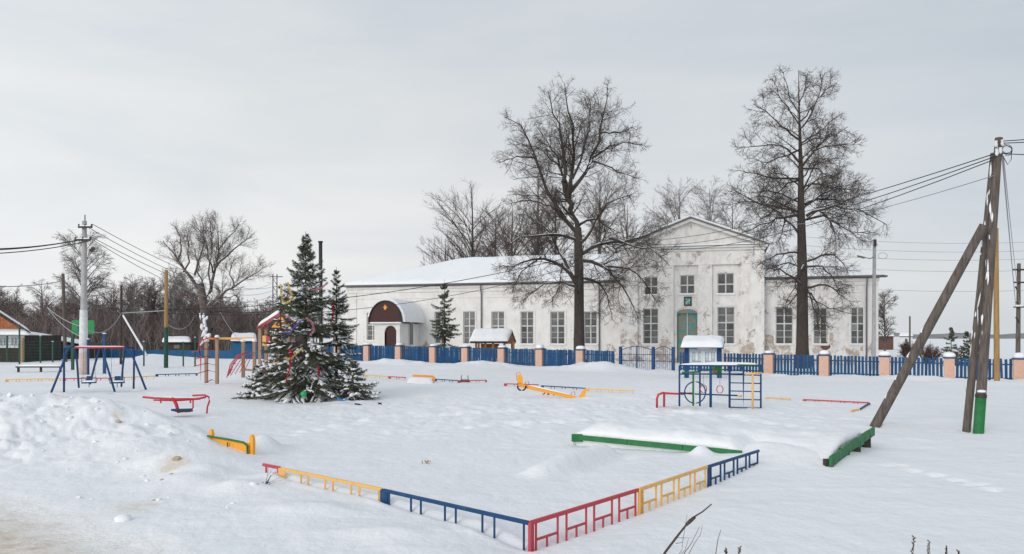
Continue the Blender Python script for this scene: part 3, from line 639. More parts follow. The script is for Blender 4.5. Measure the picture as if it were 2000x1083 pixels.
mb.build('wall', M['plaster'], po)
mb = MB(); mb.poly([W(da+.01, pn-.22, -.3)]+[v-CN*.22 for v in ar[::-1]]+[W(db-.01, pn-.22, -.3)]); mb.build('door', 'maroon', po)
ov = .30
gab = arc(pu0-ov, pu1+ov, ze+.12, za-ze-.12, pn+.35)
G = MB().poly(gab, d=-CN*.08).build('gable', 'maroon', po)
def shell(n0, n1, r0, r1, name, m, i0=0, i1=K):
    mb = MB(); m_ = pm; hw_ = (pu1-pu0)/2+ov; rz = za-ze-.12
    def pt(i, e_, n): 
        a = math.pi*i/K; return W(m_+(hw_+e_)*math.cos(a), n, ze+.12+(rz+e_)*math.sin(a))
    for i in range(i0, i1):
        mb.poly([pt(i, r0, n0), pt(i+1, r0, n0), pt(i+1, r0, n1), pt(i, r0, n1)]); mb.poly([pt(i, r1, n0), pt(i+1, r1, n0), pt(i+1, r1, n1), pt(i, r1, n1)])
        for n in (n0, n1): mb.poly([pt(i, r0, n), pt(i+1, r0, n), pt(i+1, r1, n), pt(i, r1, n)])
    for i in (i0, i1): mb.poly([pt(i, r0, n0), pt(i, r1, n0), pt(i, r1, n1), pt(i, r0, n1)])
    o = mb.build(name, m, po, smooth=False); return o
shell(.01, pn+.45, .0, .08, 'barrel_roof', 'black')
shell(.01, pn+.25, .085, .30, 'roof_snow', 'snowcap', 0, K-1)
q = MB(); cbox(q, pu0-ov+.05, pu1+ov-.05, pn-.02, pn+.42, ze-.02, ze+.11); q.build('ledge_snow', 'snowcap', po, bevel=.04)
q = MB(); cbox(q, pm-.1, pm+.1, pn+.352, pn+.40, za-.75, za-.35); cbox(q, pm-.2, pm+.2, pn+.353, pn+.39, za-.58, za-.5); q.build('gilded_emblem', 'orange', po)
aw = MB()
n_a, n_b = 1.6, 2.5; zz0, zz1 = 1.35, 3.0
pts = [W(pu1+.012, n_a, zz0), W(pu1+.012, n_b, zz0)]+[W(pu1+.012, (n_a+n_b)/2+(n_b-n_a)/2*math.cos(math.pi*i/8), zz1+.45*math.sin(math.pi*i/8)) for i in range(9)]
aw.poly(pts, d=CU*.02); wo = aw.build('arched_window', 'glass', po)
q = MB(); q.tube([p+CU*.03 for p in pts+[pts[0]]], .04, 4); q.bar(W(pu1+.04, (n_a+n_b)/2, zz0), W(pu1+.04, (n_a+n_b)/2, zz1+.4), .04); q.build('window_frame', 'frame', wo)
q = MB(); cbox(q, pu0-.25, pu1+.25, pn+.02, pn+1.2, -.2, .35); q.build('step', 'concrete', po)

# ------------------------------------------------------------------ snow pillow: rounded slab over a quad
def pillow(name, a, b, c, d, th, parent, m='snowcap', nu=14, nv=8, amp=.25, seed=1, pw=5, loc=None):
    a, b, c, d = [np.array(v, dtype=float) for v in (a, b, c, d)]
    u = np.linspace(0, 1, nu); v = np.linspace(0, 1, nv); U_, V_ = np.meshgrid(u, v)
    Q = ((1-U_)*(1-V_))[..., None]*a+(U_*(1-V_))[..., None]*b+(U_*V_)[..., None]*c+((1-U_)*V_)[..., None]*d
    prof = np.clip((1-np.abs(2*U_-1)**pw)*(1-np.abs(2*V_-1)**pw), 0, 1)**.45
    Lx = np.linalg.norm(b-a); Ly = np.linalg.norm(d-a)
    T = Q.copy(); T[..., 2] += th*prof*(1+amp*2*fbm(U_*Lx/ .5+seed, V_*Ly/.5, 3, seed))+.004
    ny, nx = U_.shape; V1 = T.reshape(-1, 3); V2 = Q.reshape(-1, 3); idx = np.arange(ny*nx).reshape(ny, nx)
    f = np.stack([idx[:-1, :-1], idx[:-1, 1:], idx[1:, 1:], idx[1:, :-1]], -1).reshape(-1, 4)
    ring = np.concatenate([idx[0, :], idx[1:, -1], idx[-1, -2::-1], idx[-2:0:-1, 0]]); k = len(ring); j = np.arange(k); n0 = ny*nx
    s_ = np.stack([ring, ring[(j+1) % k], n0+ring[(j+1) % k], n0+ring], -1)
    o = npmesh(name, np.vstack([V1, V2]), [f, f[:, ::-1]+n0, s_], m, parent, smooth=True, loc=loc)
    bm = bmesh.new(); bm.from_mesh(o.data); bmesh.ops.recalc_face_normals(bm, faces=bm.faces); bm.to_mesh(o.data); bm.free()
    return o

# ------------------------------------------------------------------ the blue picket fence with peach pillars
def mesh_of(mb, name, m, bevel=0):
    o = mb.build(name, m, None, bevel=bevel); me = o.data; bpy.data.objects.remove(o); return me
FROT = math.atan2(FD.y, FD.x)
PIL = mesh_of(MB().box((0, 0, .45), (.50, .50, 1.7)), 'pillar', 'peach', .012)
CAP = mesh_of(MB().box((0, 0, 1.335), (.60, .60, .07)), 'pillar_cap', 'blue', .01)
mbp = MB()
def dome(mb, r, h, z, sq=.6, seg=12, rings=4):
    b0 = len(mb.v)
    for i in range(rings+1):
        t = i/rings*math.pi/2; rr_ = r*math.cos(t)**sq if i < rings else 0; zz = z+h*math.sin(t)
        if i == 0: rr_ = r*.94
        for j in range(seg):
            a = 2*math.pi*j/seg; c, s_ = math.cos(a), math.sin(a); k = 1/max(abs(c), abs(s_))**.55
            mb.v.append((rr_*c*k, rr_*s_*k, zz))
    for i in range(rings):
        for j in range(seg): mb.f.append((b0+i*seg+j, b0+i*seg+(j+1) % seg, b0+(i+1)*seg+(j+1) % seg, b0+(i+1)*seg+j))
    mb.f.append(tuple(b0+j for j in range(seg)))
dome(mbp, .30, .20, 1.372); SCAP = mesh_of(mbp, 'snow_cap', 'snowcap'); SCAP.shade_smooth()
M['fence_blue2'] = mat('fence_blue_paint_worn', (.008, .062, .15), .65, (.025, .10, .20), 6, lo=.35, hi=.75, stretch=(1, 1, .3)); M['fence_blue3'] = mat('fence_blue_paint_dark', (.003, .038, .115), .6, (.006, .06, .17), 6, lo=.35, hi=.8, stretch=(1, 1, .3))
PICKS = [mesh_of(MB().box((0, 0, .50+dz/2), (w_, .018, 1.58+dz)), 'picket', m_) for w_, dz, m_ in ((.130, 0, 'fence_blue'), (.120, .02, 'fence_blue2'), (.134, -.015, 'fence_blue'), (.128, .01, 'fence_blue3'))]
def fence_run(label, pxs, pitch, group=None, postpx=None):
    t0 = fence_t(fpt(pxs[0]).x, fpt(pxs[0]).y)
    base = fpt(pxs[0]); base.z = -.1
    root = thing('picket_fence', base, label, 'fence', 'blue picket fence either side of the gate')
    T = [fence_t(fpt(p).x, fpt(p).y) for p in pxs]
    def at(t, n=0, z=0): v = FL0+FD*t+FN*n; return Vector((v.x, v.y, z))
    gz = lambda t: .01-.0125*max(-12, min(24, (FL0+FD*t).x))+.0
    for i, t in enumerate(T):
        if postpx and not postpx[i]: continue
        v = at(t, 0, gz(t)-.04); inst('pillar', PIL, root, v, (0, 0, FROT)); inst('pillar_cap', CAP, root, v, (0, 0, FROT))
        s_ = inst('snow_cap', SCAP, root, v, (0, 0, FROT)); s_.scale = (random.uniform(.86, 1.10), random.uniform(.86, 1.10), random.uniform(.6, 1.45)); s_.rotation_euler[2] += random.choice((0, 1.57, 3.14)); s_.location.z += 1.372*(1-s_.scale[2])
    n = 0
    for (a, b) in zip(T[:-1], T[1:]):
        g0 = a+.27; g1 = b-.27; k = max(1, int((g1-g0)/pitch)); st = (g1-g0)/k
        for zz in (.30, 1.02):
            q = MB(); q.bar(at(g0, .015, gz(a)+zz-.03), at(g1, .015, gz(b)+zz-.03), .04, .07); q.build('rail', 'fence_blue', root)
        for j in range(k):
            t = g0+st*(j+.5); v = at(t, .047, gz(t)-.02+random.uniform(-.012, .012))
            inst('picket', random.choice(PICKS), root, v, (random.uniform(-.012, .012), random.gauss(0, .009)+(random.uniform(-.06, .06) if random.random() < .04 else 0), FROT+random.uniform(-.03, .03))); n += 1
    return root, n
T0 = fence_t(fpt(718).x, fpt(718).y)
def tpx(t): v = FL0+FD*t; return CX+F*v.x/v.y
left = [tpx(T0-3.05*2), tpx(T0-3.05)]+[718, 780, 847, 910, 981, 1055, 1134, 1209]
_, n1_ = fence_run('blue picket fence on peach pillars running left from the iron gate', left, .138, postpx=[1]*9+[0])
right = [1319, 1405, 1502, 1610, 1728, 1854, 1990, tpx(fence_t(fpt(1990).x, fpt(1990).y)+3.05), tpx(fence_t(fpt(1990).x, fpt(1990).y)+6.1)]
_, n2_ = fence_run('blue picket fence on peach pillars running right from the iron gate', right, .172, postpx=[0, 0]+[1]*7)
# gate posts and the two iron leaves
def gp(px, n=0, z=0): v = fpt(px, n); v.z = z; return v
for px, lb in ((1212, 'square blue gate post at the left end of the wide gate leaf'), (1276, 'square blue gate post between the two iron gate leaves'), (1315, 'square blue gate post nearest the notice board')):
    v = gp(px); r_ = thing('gate_post', (v.x, v.y, -.1), lb, 'gate post', 'square blue posts of the iron gate')
    q = MB(); q.box((v.x, v.y, .57), (.17, .17, 1.75), Matrix.Rotation(FROT, 3, 'Z')); q.build('post', 'blue', r_)
    q = MB(); q.box((v.x, v.y, 1.46), (.21, .21, .03), Matrix.Rotation(FROT, 3, 'Z')); q.build('post_cap', 'blue', r_)
def gate(p0, p1, lb, leaves):
    a = gp(p0+3); b = gp(p1-3); m_ = (a+b)/2; g = thing('gate', (m_.x, m_.y, -.1), lb, 'gate', 'leaves of the iron gate')
    Lg = (b-a).length; d = (b-a).normalized()
    def q_(s, z): v = a+d*s; return (v.x, v.y, z)
    arcp = [q_(Lg*i/12, 1.28+.22*math.sin(math.pi*i/12)) for i in range(13)]
    fr = MB(); fr.tube(arcp, .025, 6)
    for z in (-.02, .58, .98): fr.bar(q_(0, z), q_(Lg, z), .03, .04)
    fr.bar(q_(0, -.05), q_(0, 1.3), .04); fr.bar(q_(Lg, -.05), q_(Lg, 1.3), .04)
    if leaves == 2: fr.bar(q_(Lg*.5, -.05), q_(Lg*.5, 1.5), .06)
    fr.build('frame', 'blue', g)
    n = int(Lg/.13)
    for i in range(1, n):
        s = Lg*i/n; top = 1.28+.22*math.sin(math.pi*s/Lg)-(.03 if i % 2 else .03)
        q = MB(); q.tube([q_(s, -.03), q_(s, top)], .010, 5); q.build('bar', 'blue', g)
    for i in range(int(Lg/.42)):
        s = .2+i*.42+.0; c = MB()
        for zc in (.76, .30):
            c.tube([q_(s+.15*math.cos(k*math.pi/8), zc+.15*math.sin(k*math.pi/8)) for k in range(17)], .010, 4)
        c.build('scroll', 'blue', g)
    return g
gate(1212, 1276, 'wide blue wrought iron gate leaf with an arched top', 2)
gate(1276, 1315, 'narrow blue wrought iron gate leaf beside the notice board', 1)
# far solid blue sheet fence
v0 = P(195, 657, 70); v1 = P(520, 657, 66)
sf = thing('sheet_fence', (v0.x, v0.y, 0), 'solid blue metal sheet fence beyond the snow heaps at left', 'fence')
n = 16
for i in range(n):
    a = v0.lerp(v1, i/n); b = v0.lerp(v1, (i+1)/n); q = MB()
    zt = .86+.0*i
    for k in range(8):
        s0 = k/8; s1 = (k+.5)/8; s2 = (k+1)/8; p = [a.lerp(b, s) for s in (s0, s1, s2)]
        q.box(((p[0].x+p[1].x)/2, (p[0].y+p[1].y)/2-.02, .3), ((b-a).length/16, .02, 1.2)); q.box(((p[1].x+p[2].x)/2, (p[1].y+p[2].y)/2, .3), ((b-a).length/16-.004, .02, 1.2))
    q.build('sheet_panel', 'sheet_blue', sf)
# ------------------------------------------------------------------ bare trees
def batch_tubes(Pn, Rn, s):
    """Pn (N,k,3), Rn (N,k) -> verts, quads"""
    N_, k, _ = Pn.shape
    T = np.gradient(Pn, axis=1); T /= np.linalg.norm(T, axis=2, keepdims=True)+1e-9
    ref = np.zeros_like(T); flat = np.abs(T[..., 2:3]) < .9
    ref = np.where(flat, np.array([0, 0, 1.]), np.array([1., 0, 0]))
    a = np.cross(T, ref); a /= np.linalg.norm(a, axis=2, keepdims=True)+1e-9; b = np.cross(a, T)
    an = np.arange(s)*2*math.pi/s
    ring = a[:, :, None, :]*np.cos(an)[None, None, :, None]+b[:, :, None, :]*np.sin(an)[None, None, :, None]
    V = (Pn[:, :, None, :]+ring*Rn[:, :, None, None]).reshape(-1, 3)
    base = (np.arange(N_)*k*s)[:, None, None]; i = (np.arange(k-1)*s)[None, :, None]; j = np.arange(s)[None, None, :]; j2 = (j+1) % s
    Fq = np.stack([base+i+j, base+i+j2, base+i+s+j2, base+i+s+j], -1).reshape(-1, 4)
    return V, Fq
def join(parts):
    V = []; Fs = []; n = 0
    for v, f in parts: V.append(v); Fs.append(f+n); n += len(v)
    return np.vstack(V), np.vstack(Fs)
def blob_template():
    bm = bmesh.new(); bmesh.ops.create_icosphere(bm, subdivisions=1, radius=1); V = np.array([v.co[:] for v in bm.verts]); Fq = np.array([[v.index for v in f.verts] for f in bm.faces]); bm.free(); return V, Fq
BV, BF = blob_template()
def blobs(rng, C, D, L_, Wd, Ht, flat=True):
    n = len(C); D = D/np.linalg.norm(D, axis=1, keepdims=True); up = np.array([0, 0, 1.])
    S = np.cross(D, up); S /= np.linalg.norm(S, axis=1, keepdims=True)+1e-9; U = np.cross(S, D)
    jit = 1+.22*rng.normal(size=(n, len(BV), 1)); T = BV[None]*jit
    V = C[:, None]+T[..., 0:1]*D[:, None]*L_[:, None, None]+T[..., 1:2]*S[:, None]*Wd[:, None, None]+T[..., 2:3]*U[:, None]*Ht[:, None, None]
    Fq = (BF[None]+(np.arange(n)*len(BV))[:, None, None]).reshape(-1, 3); return V.reshape(-1, 3), Fq
def resample(pts, k):
    pts = np.asarray(pts, float); d = np.r_[0, np.cumsum(np.linalg.norm(np.diff(pts, axis=0), axis=1))]; t = np.linspace(0, d[-1], k)
    # smooth: Catmull-like by cubic interpolation through numpy
    out = np.stack([np.interp(t, d, pts[:, i]) for i in range(3)], -1)
    for _ in range(2): out[1:-1] = .25*out[:-2]+.5*out[1:-1]+.25*out[2:]
    return out
def kids(rng, P0, R0, n, ang, lenf, k, rmin, up=.15, wob=.12, t0=.18, rf=.55, lexp=.5, minlen=.25, aspread=.35, maxlen=99):
    """children of every polyline in P0: n per parent (float: by length)"""
    N_, kk, _ = P0.shape
    Ls = np.linalg.norm(np.diff(P0, axis=1), axis=2).sum(1)
    cnt = np.maximum(1, np.round(n*Ls/np.mean(Ls)).astype(int))
    idx = np.repeat(np.arange(N_), cnt); m_ = len(idx)
    t = t0+(1-t0)*rng.random(m_)**.85; f = t*(kk-1); i0 = np.minimum(f.astype(int), kk-2); fr = (f-i0)[:, None]
    st = P0[idx, i0]*(1-fr)+P0[idx, i0+1]*fr; r0 = R0[idx, i0]*(1-fr[:, 0])+R0[idx, i0+1]*fr[:, 0]
    T = P0[idx, i0+1]-P0[idx, i0]; T /= np.linalg.norm(T, axis=1, keepdims=True)+1e-9
    q = rng.normal(size=(m_, 3)); q -= (q*T).sum(1, keepdims=True)*T; q /= np.linalg.norm(q, axis=1, keepdims=True)+1e-9
    a = ang*(1+aspread*rng.normal(size=m_)); D = T*np.cos(a)[:, None]+q*np.sin(a)[:, None]
    ln = np.maximum(np.minimum(Ls[idx]*lenf, maxlen)*(1-.5*t)*(1-.45*sst(t, .7, 1))*(.5+.9*rng.random(m_)), minlen*(1-.5*t))
    out = np.zeros((m_, k, 3)); out[:, 0] = st; d = D
    for i in range(1, k):
        d = d+rng.normal(size=(m_, 3))*wob+np.array([0, 0, up]); d /= np.linalg.norm(d, axis=1, keepdims=True)
        out[:, i] = out[:, i-1]+d*(ln/(k-1))[:, None]
    rs = np.maximum(r0*rf, rmin); R_ = rs[:, None]*np.linspace(1, .35, k)[None, :]; R_ = np.maximum(R_, rmin*.55)
    return out, R_
def bare_tree(root, trunk, limbs, rng, levels, bark='bark', twig='bark2', sn=.6, trunk_r=None, snow_r=.045, ksides=(10, 6)):
    """trunk, limbs: (pts, r0, r1) lists. levels: list of dicts for kids"""
    tp = resample(trunk[0], 14); tr = np.interp(np.linspace(0, 1, 14), *trunk[1])
    # flare and wobble
    V, Fq = batch_tubes(tp[None], tr[None], 12); th = 1+.10*np.sin(np.arange(12)*3.1)[None, :]
    o = npmesh('trunk', V, [Fq], bark, root, smooth=True)
    K = 9
    LP = np.stack([resample(l[0], K) for l in limbs]); LR = np.stack([np.linspace(l[1]**.7, l[2]**.7, K)**(1/.7) for l in limbs])
    LP[:, 1:-1] += rng.normal(size=LP[:, 1:-1].shape)*np.linalg.norm(LP[:, -1]-LP[:, 0], axis=1)[:, None, None]*.012
    parts = [batch_tubes(LP, LR, 7)]; twigs = []
    P0, R0 = LP, LR; snow_src = [(LP, LR)]
    for li, lv in enumerate(levels):
        lv = dict(lv); s_ = lv.pop('s', 3); inc = lv.pop('also', None)
        P1, R1 = kids(rng, P0, R0, **lv)
        if li == 0: parts.append(batch_tubes(P1, R1, 5)); snow_src.append((P1, R1))
        else: twigs.append(batch_tubes(P1, R1, s_))
        P0, R0 = P1, R1
    V, Fq = join(parts); npmesh('branches', V, [Fq], bark, root, smooth=True)
    if twigs: V, Fq = join(twigs); npmesh('twigs', V, [Fq], twig, root, kind='stuff')
    if sn > 0:
        SV = []
        for Pn, Rn in snow_src:
            T = np.diff(Pn, axis=1); hz = 1-np.abs(T[..., 2])/(np.linalg.norm(T, axis=2)+1e-9)
            for i in range(Pn.shape[1]-1):
                sel = (hz[:, i] > .25) & (Rn[:, i] > snow_r) & (rng.random(len(Pn)) < sn)
                if not sel.any(): continue
                a = Pn[sel, i]; b = Pn[sel, i+1]; ra = Rn[sel, i]; rb = Rn[sel, i+1]
                seg = np.stack([a, (a+b)/2, b], 1); rr_ = np.stack([ra, (ra+rb)/2, rb], 1)
                seg[..., 2] += rr_*.62; SV.append(batch_tubes(seg, rr_*.72, 5))
        if SV: V, Fq = join(SV); npmesh('branch_snow', V, [Fq], 'snowcap', root, smooth=True, kind='stuff')
def px_limb(pts, Y, dy, r0, r1):
    n = len(pts); return ([tuple(P(x, y, Y+dy*(i/(n-1))**1.2)) for i, (x, y) in enumerate(pts)], r0, r1)
LV_BIG = [dict(n=23, ang=.85, lenf=.42, k=8, rmin=.016, up=.02, wob=.12, t0=.14, rf=.34, minlen=1.0, maxlen=2.6, s=4),
          dict(n=7.5, ang=.85, lenf=.60, k=6, rmin=.0095, up=.012, wob=.12, t0=.08, rf=.45, minlen=.6, maxlen=1.6),
          dict(n=5.2, ang=.8, lenf=.62, k=4, rmin=.0066, up=.01, wob=.11, t0=.06, rf=.6, minlen=.4, maxlen=.95)]
# the big spreading lime in front of the building
Y1 = 55.0; g = gpt(1131, Y1); rng = np.random.default_rng(3)
t1 = thing('lime_tree', g, 'large spreading bare tree with a forked crown rising before the left wing windows', 'tree', 'two tall bare trees by the building')
trunk = ([tuple(P(1132, 712, Y1)), tuple(P(1131, 680, Y1)), tuple(P(1131, 600, Y1)), tuple(P(1131, 540, Y1)), tuple(P(1130, 490, Y1)), tuple(P(1128, 445, Y1))], ([0, .06, .3, .7, 1], [.52, .42, .36, .33, .27]))
L1 = [
 ([(1128, 447), (1118, 420), (1109, 386), (1102, 368), (1101, 353)], .3, .20, .22), ([(1101, 355), (1104, 316), (1098, 273), (1083, 203), (1070, 178)], -.6, .17, .025),
 ([(1109, 386), (1119, 346), (1123, 280), (1119, 220), (1103, 165)], .5, .18, .025), ([(1112, 378), (1136, 343), (1156, 309), (1176, 256), (1183, 213), (1186, 172)], 1.5, .18, .025),
 ([(1156, 309), (1193, 283), (1222, 277), (1254, 283)], 2.5, .10, .02), ([(1158, 315), (1206, 333), (1248, 350)], -2, .09, .02), ([(1173, 260), (1212, 259), (1236, 248)], -1.5, .08, .02),
 ([(1124, 452), (1106, 446), (1086, 412), (1070, 366), (1050, 316), (1036, 270), (1014, 240), (985, 229)], -2.2, .20, .022),
 ([(1043, 309), (1010, 306), (976, 318)], -1.5, .09, .02), ([(1096, 333), (1073, 306), (1043, 280), (1004, 284)], 2, .09, .02), ([(1120, 440), (1096, 425), (1086, 409)], .4, .16, .12),
 ([(1126, 445), (1146, 430), (1165, 424), (1180, 442), (1205, 452)], 2.2, .14, .025), ([(1084, 410), (1060, 395), (1030, 392), (990, 400)], 2.5, .10, .02),
 ([(1131, 508), (1154, 505), (1181, 521), (1209, 549), (1237, 584), (1246, 620)], -2.2, .17, .02), ([(1131, 500), (1137, 496), (1159, 479), (1189, 466), (1226, 472), (1259, 464), (1305, 440)], 1.5, .17, .02),
 ([(1189, 466), (1214, 472), (1240, 480), (1280, 492), (1308, 520)], -1.5, .10, .018), ([(1127, 556), (1110, 527), (1096, 506), (1057, 502), (1029, 510), (1007, 523), (975, 520)], -1.8, .20, .02),
 ([(1110, 527), (1093, 495), (1073, 450), (1045, 425), (1010, 420)], 3, .14, .02), ([(1099, 515), (1094, 540), (1090, 565), (1078, 590)], -3, .07, .018), ([(1128, 545), (1150, 540), (1175, 556), (1190, 590), (1196, 625)], 3, .12, .018),
 ([(1129, 470), (1100, 462), (1060, 455), (1015, 462), (985, 480)], -4.5, .13, .02), ([(1129, 480), (1150, 460), (1180, 400), (1205, 385), (1235, 380)], -3.8, .13, .02),
 ([(1127, 560), (1105, 555), (1080, 548), (1050, 560), (1015, 590)], 3, .10, .018), ([(1131, 580), (1129, 560), (1124, 520), (1140, 480)], -4.5, .09, .02), ([(1113, 370), (1098, 340), (1080, 290), (1050, 250)], 4.5, .12, .02),
 ([(1118, 350), (1140, 300), (1150, 250), (1150, 190)], -3.5, .11, .02), ([(1181, 521), (1200, 520), (1232, 525), (1268, 560), (1282, 590)], 2, .09, .018), ([(1057, 502), (1030, 520), (1010, 545), (1000, 575)], 3, .07, .018),
]
bare_tree(t1, trunk, [px_limb(p, Y1, d, a*.88, b) for p, d, a, b in L1], rng, LV_BIG, sn=.85, snow_r=.035)
# the tall straight one at right
Y2 = 49.0; g = gpt(1567, Y2); rng = np.random.default_rng(5)
t2 = thing('lime_tree', g, 'tall straight bare tree with a conical crown before the right wing of the building', 'tree', 'two tall bare trees by the building')
trunk = ([tuple(P(1567, 720, Y2)), tuple(P(1567, 690, Y2)), tuple(P(1567, 600, Y2)), tuple(P(1567, 480, Y2)), tuple(P(1563, 400, Y2-.3)), tuple(P(1566, 330, Y2+.3)), tuple(P(1560, 255, Y2)), tuple(P(1564, 215, Y2+.3)), tuple(P(1556, 175, Y2)), tuple(P(1560, 138, Y2))], ([0, .05, .3, .5, .7, .85, 1], [.48, .39, .32, .24, .13, .06, .015]))
c2 = lambda *q: [(1400+x/3.009, 120+y/3.009) for x, y in q]
c7 = lambda *q: [(1480+x/3.61, 480+y/3.61) for x, y in q]
L2 = [(c2((490, 900), (400, 920), (300, 935), (220, 985), (140, 1010)), -2, .12), (c2((485, 890), (460, 870), (380, 850), (250, 850), (150, 780), (90, 750)), 2, .12), (c2((525, 910), (590, 850), (700, 850), (800, 860), (940, 920), (1000, 960)), -1.5, .13),
 (c2((520, 840), (560, 800), (660, 820), (780, 820), (850, 780)), 2.5, .11), (c2((590, 860), (650, 900), (690, 980), (700, 1070)), -2.5, .08), (c2((485, 690), (430, 670), (330, 700), (220, 660), (130, 640)), -1.5, .10),
 (c2((480, 590), (440, 520), (360, 480), (270, 490), (190, 520), (105, 520)), 1.5, .10), (c2((500, 620), (570, 520), (650, 450), (770, 385)), 1.5, .10), (c2((480, 460), (400, 390), (310, 320), (215, 250)), -1.5, .085),
 (c2((482, 370), (430, 290), (350, 170), (325, 100)), 1.5, .07), (c2((500, 390), (560, 310), (600, 200), (615, 100)), -1.5, .075), (c2((495, 350), (560, 270), (640, 160), (700, 140)), 2, .06),
 (c2((510, 750), (550, 670), (590, 580)), -3.5, .08), (c2((505, 630), (600, 630), (690, 700)), -3, .08), (c2((560, 530), (680, 490), (780, 500), (850, 460)), -2, .07), (c2((485, 700), (420, 720), (330, 790), (260, 850)), 3, .09),
 (c2((490, 800), (430, 820), (330, 880), (250, 930)), -3.5, .09), (c2((510, 740), (600, 700), (700, 760), (830, 700)), 3, .09), (c2((485, 520), (400, 560), (300, 600), (200, 570)), 3, .08), (c2((500, 480), (600, 420), (700, 330)), -3, .07),
 (c2((480, 300), (420, 200), (390, 60)), -1, .05), (c2((485, 250), (520, 150), (540, 60)), 1, .05), (c2((530, 930), (640, 900), (760, 1010), (900, 1000)), 3.5, .10), (c2((400, 920), (390, 1000), (350, 1070)), -2, .06),
 (c7((330, 310), (290, 250), (230, 200), (130, 160), (40, 165)), -2, .12), (c7((345, 300), (420, 270), (520, 280), (560, 340), (650, 395)), -1.8, .10), (c7((330, 180), (250, 120), (150, 130), (50, 190)), 3, .09), (c7((345, 150), (430, 130), (520, 200), (580, 330)), 3.2, .09),
 (c7((330, 120), (300, 160), (250, 300), (200, 400)), -3.5, .08), (c7((350, 110), (450, 60), (560, 60), (640, 200)), -3, .09), (c7((340, 330), (400, 360), (430, 500), (480, 560)), -3, .07), (c7((310, 60), (200, 40), (90, 80), (-10, 150)), 1.5, .10),
 (c7((320, 280), (270, 350), (220, 420), (150, 470)), 2.5, .07), (c7((350, 310), (390, 400), (420, 520), (440, 640)), 2, .06), (c7((340, 350), (460, 430), (600, 470), (680, 480)), -1, .05)]
r2 = random.Random(12)
for i in range(17):
    y0 = 205+i*16.0; s_ = 1 if i % 2 else -1; w_ = (26+(y0-190)*.40)*r2.uniform(.6, 1.0); ri = r2.uniform(.25, .75)*w_
    L2.append(([(1563, y0), (1563+s_*w_*.35, y0-ri*.65), (1563+s_*w_*.72, y0-ri*.95), (1563+s_*w_, y0-ri*(1.3 if y0 < 330 else .8))], r2.uniform(-3.2, 3.2), .035+.055*(y0-200)/280))
LV_B2 = [dict(LV_BIG[0], n=14, up=.03, lenf=.40, maxlen=2.1), dict(LV_BIG[1], n=6.2, up=-.005), dict(LV_BIG[2], n=4.4, up=.0)]
bare_tree(t2, trunk, [px_limb(p, Y2, d, r*.8, .016) for p, d, r in L2], rng, LV_B2, sn=.45)
M['willowbark'] = mat('willow_bark', (.14, .115, .105), .95, (.08, .065, .06), 2)
# the willow-like tree with a snowy bole at left
Y3 = 84.0; g = gpt(399, Y3); rng = np.random.default_rng(8)
t3 = thing('willow_tree', g, 'bare fan-crowned tree with a snow plastered trunk behind the blue sheet fence', 'tree')
c3 = lambda *q: [(250+x/2.85, 400+y/2.85) for x, y in q]
trunk = ([tuple(P(399, 690, Y3)), tuple(P(400, 650, Y3)), tuple(P(399, 600, Y3)), tuple(P(395, 575, Y3)), tuple(P(391, 555, Y3))], ([0, .3, 1], [.72, .52, .38]))
L3 = [(c3((400, 470), (385, 430), (360, 400), (310, 375), (275, 320), (250, 260), (195, 205)), -2, .36), (c3((275, 320), (305, 250), (290, 180), (265, 120)), 2, .16), (c3((310, 375), (345, 350), (345, 290), (320, 240), (335, 150)), 3, .16),
 (c3((370, 395), (400, 290), (430, 180), (410, 85)), 0, .20), (c3((425, 530), (470, 460), (490, 350), (510, 250), (500, 110)), 1, .34), (c3((490, 350), (560, 270), (640, 200), (690, 185)), -2, .2), (c3((505, 250), (570, 170), (620, 110)), 3, .13),
 (c3((430, 580), (500, 530), (590, 450), (690, 390), (755, 350)), -1, .28), (c3((470, 380), (450, 280), (430, 180)), -3, .15), (c3((590, 450), (560, 380), (600, 300)), 3, .12), (c3((430, 520), (410, 450), (400, 350), (370, 250)), 4, .18), (c3((420, 560), (370, 540), (310, 520), (270, 440)), 4, .12),
 (c3((460, 470), (440, 380), (470, 300), (470, 200), (460, 90)), -4, .16), (c3((500, 520), (560, 520), (610, 500), (630, 560)), 2, .09)]
bare_tree(t3, trunk, [px_limb(p, Y3, d, r*.66, .03) for p, d, r in L3], rng,
          [dict(LV_BIG[0], n=13, up=.07, ang=.6, rmin=.017, rf=.28, lenf=.40, minlen=1.4, maxlen=3.6, t0=.28), dict(LV_BIG[1], n=8, up=.04, ang=.65, rmin=.011, rf=.5, minlen=.9, maxlen=1.8), dict(LV_BIG[2], n=4.5, rmin=.0090, minlen=.7, up=-.02, maxlen=1.3)], bark='willowbark', twig='barkfar', sn=.8, snow_r=.10)
sv = MB()
rgs = np.random.default_rng(2); ns_ = 22; C_ = np.array([tuple(P(399+rgs.normal()*4.5, rgs.uniform(612, 675), Y3-.55)) for _ in range(ns_)])
V, Fq = blobs(rgs, C_, np.stack([rgs.normal(size=ns_)*.35, rgs.normal(size=ns_)*.1, np.ones(ns_)], -1), rgs.uniform(.15, .5, ns_), rgs.uniform(.08, .22, ns_), rgs.uniform(.15, .25, ns_)); npmesh('trunk_snow', V, [Fq], 'snowcap', t3, smooth=True, kind='stuff')

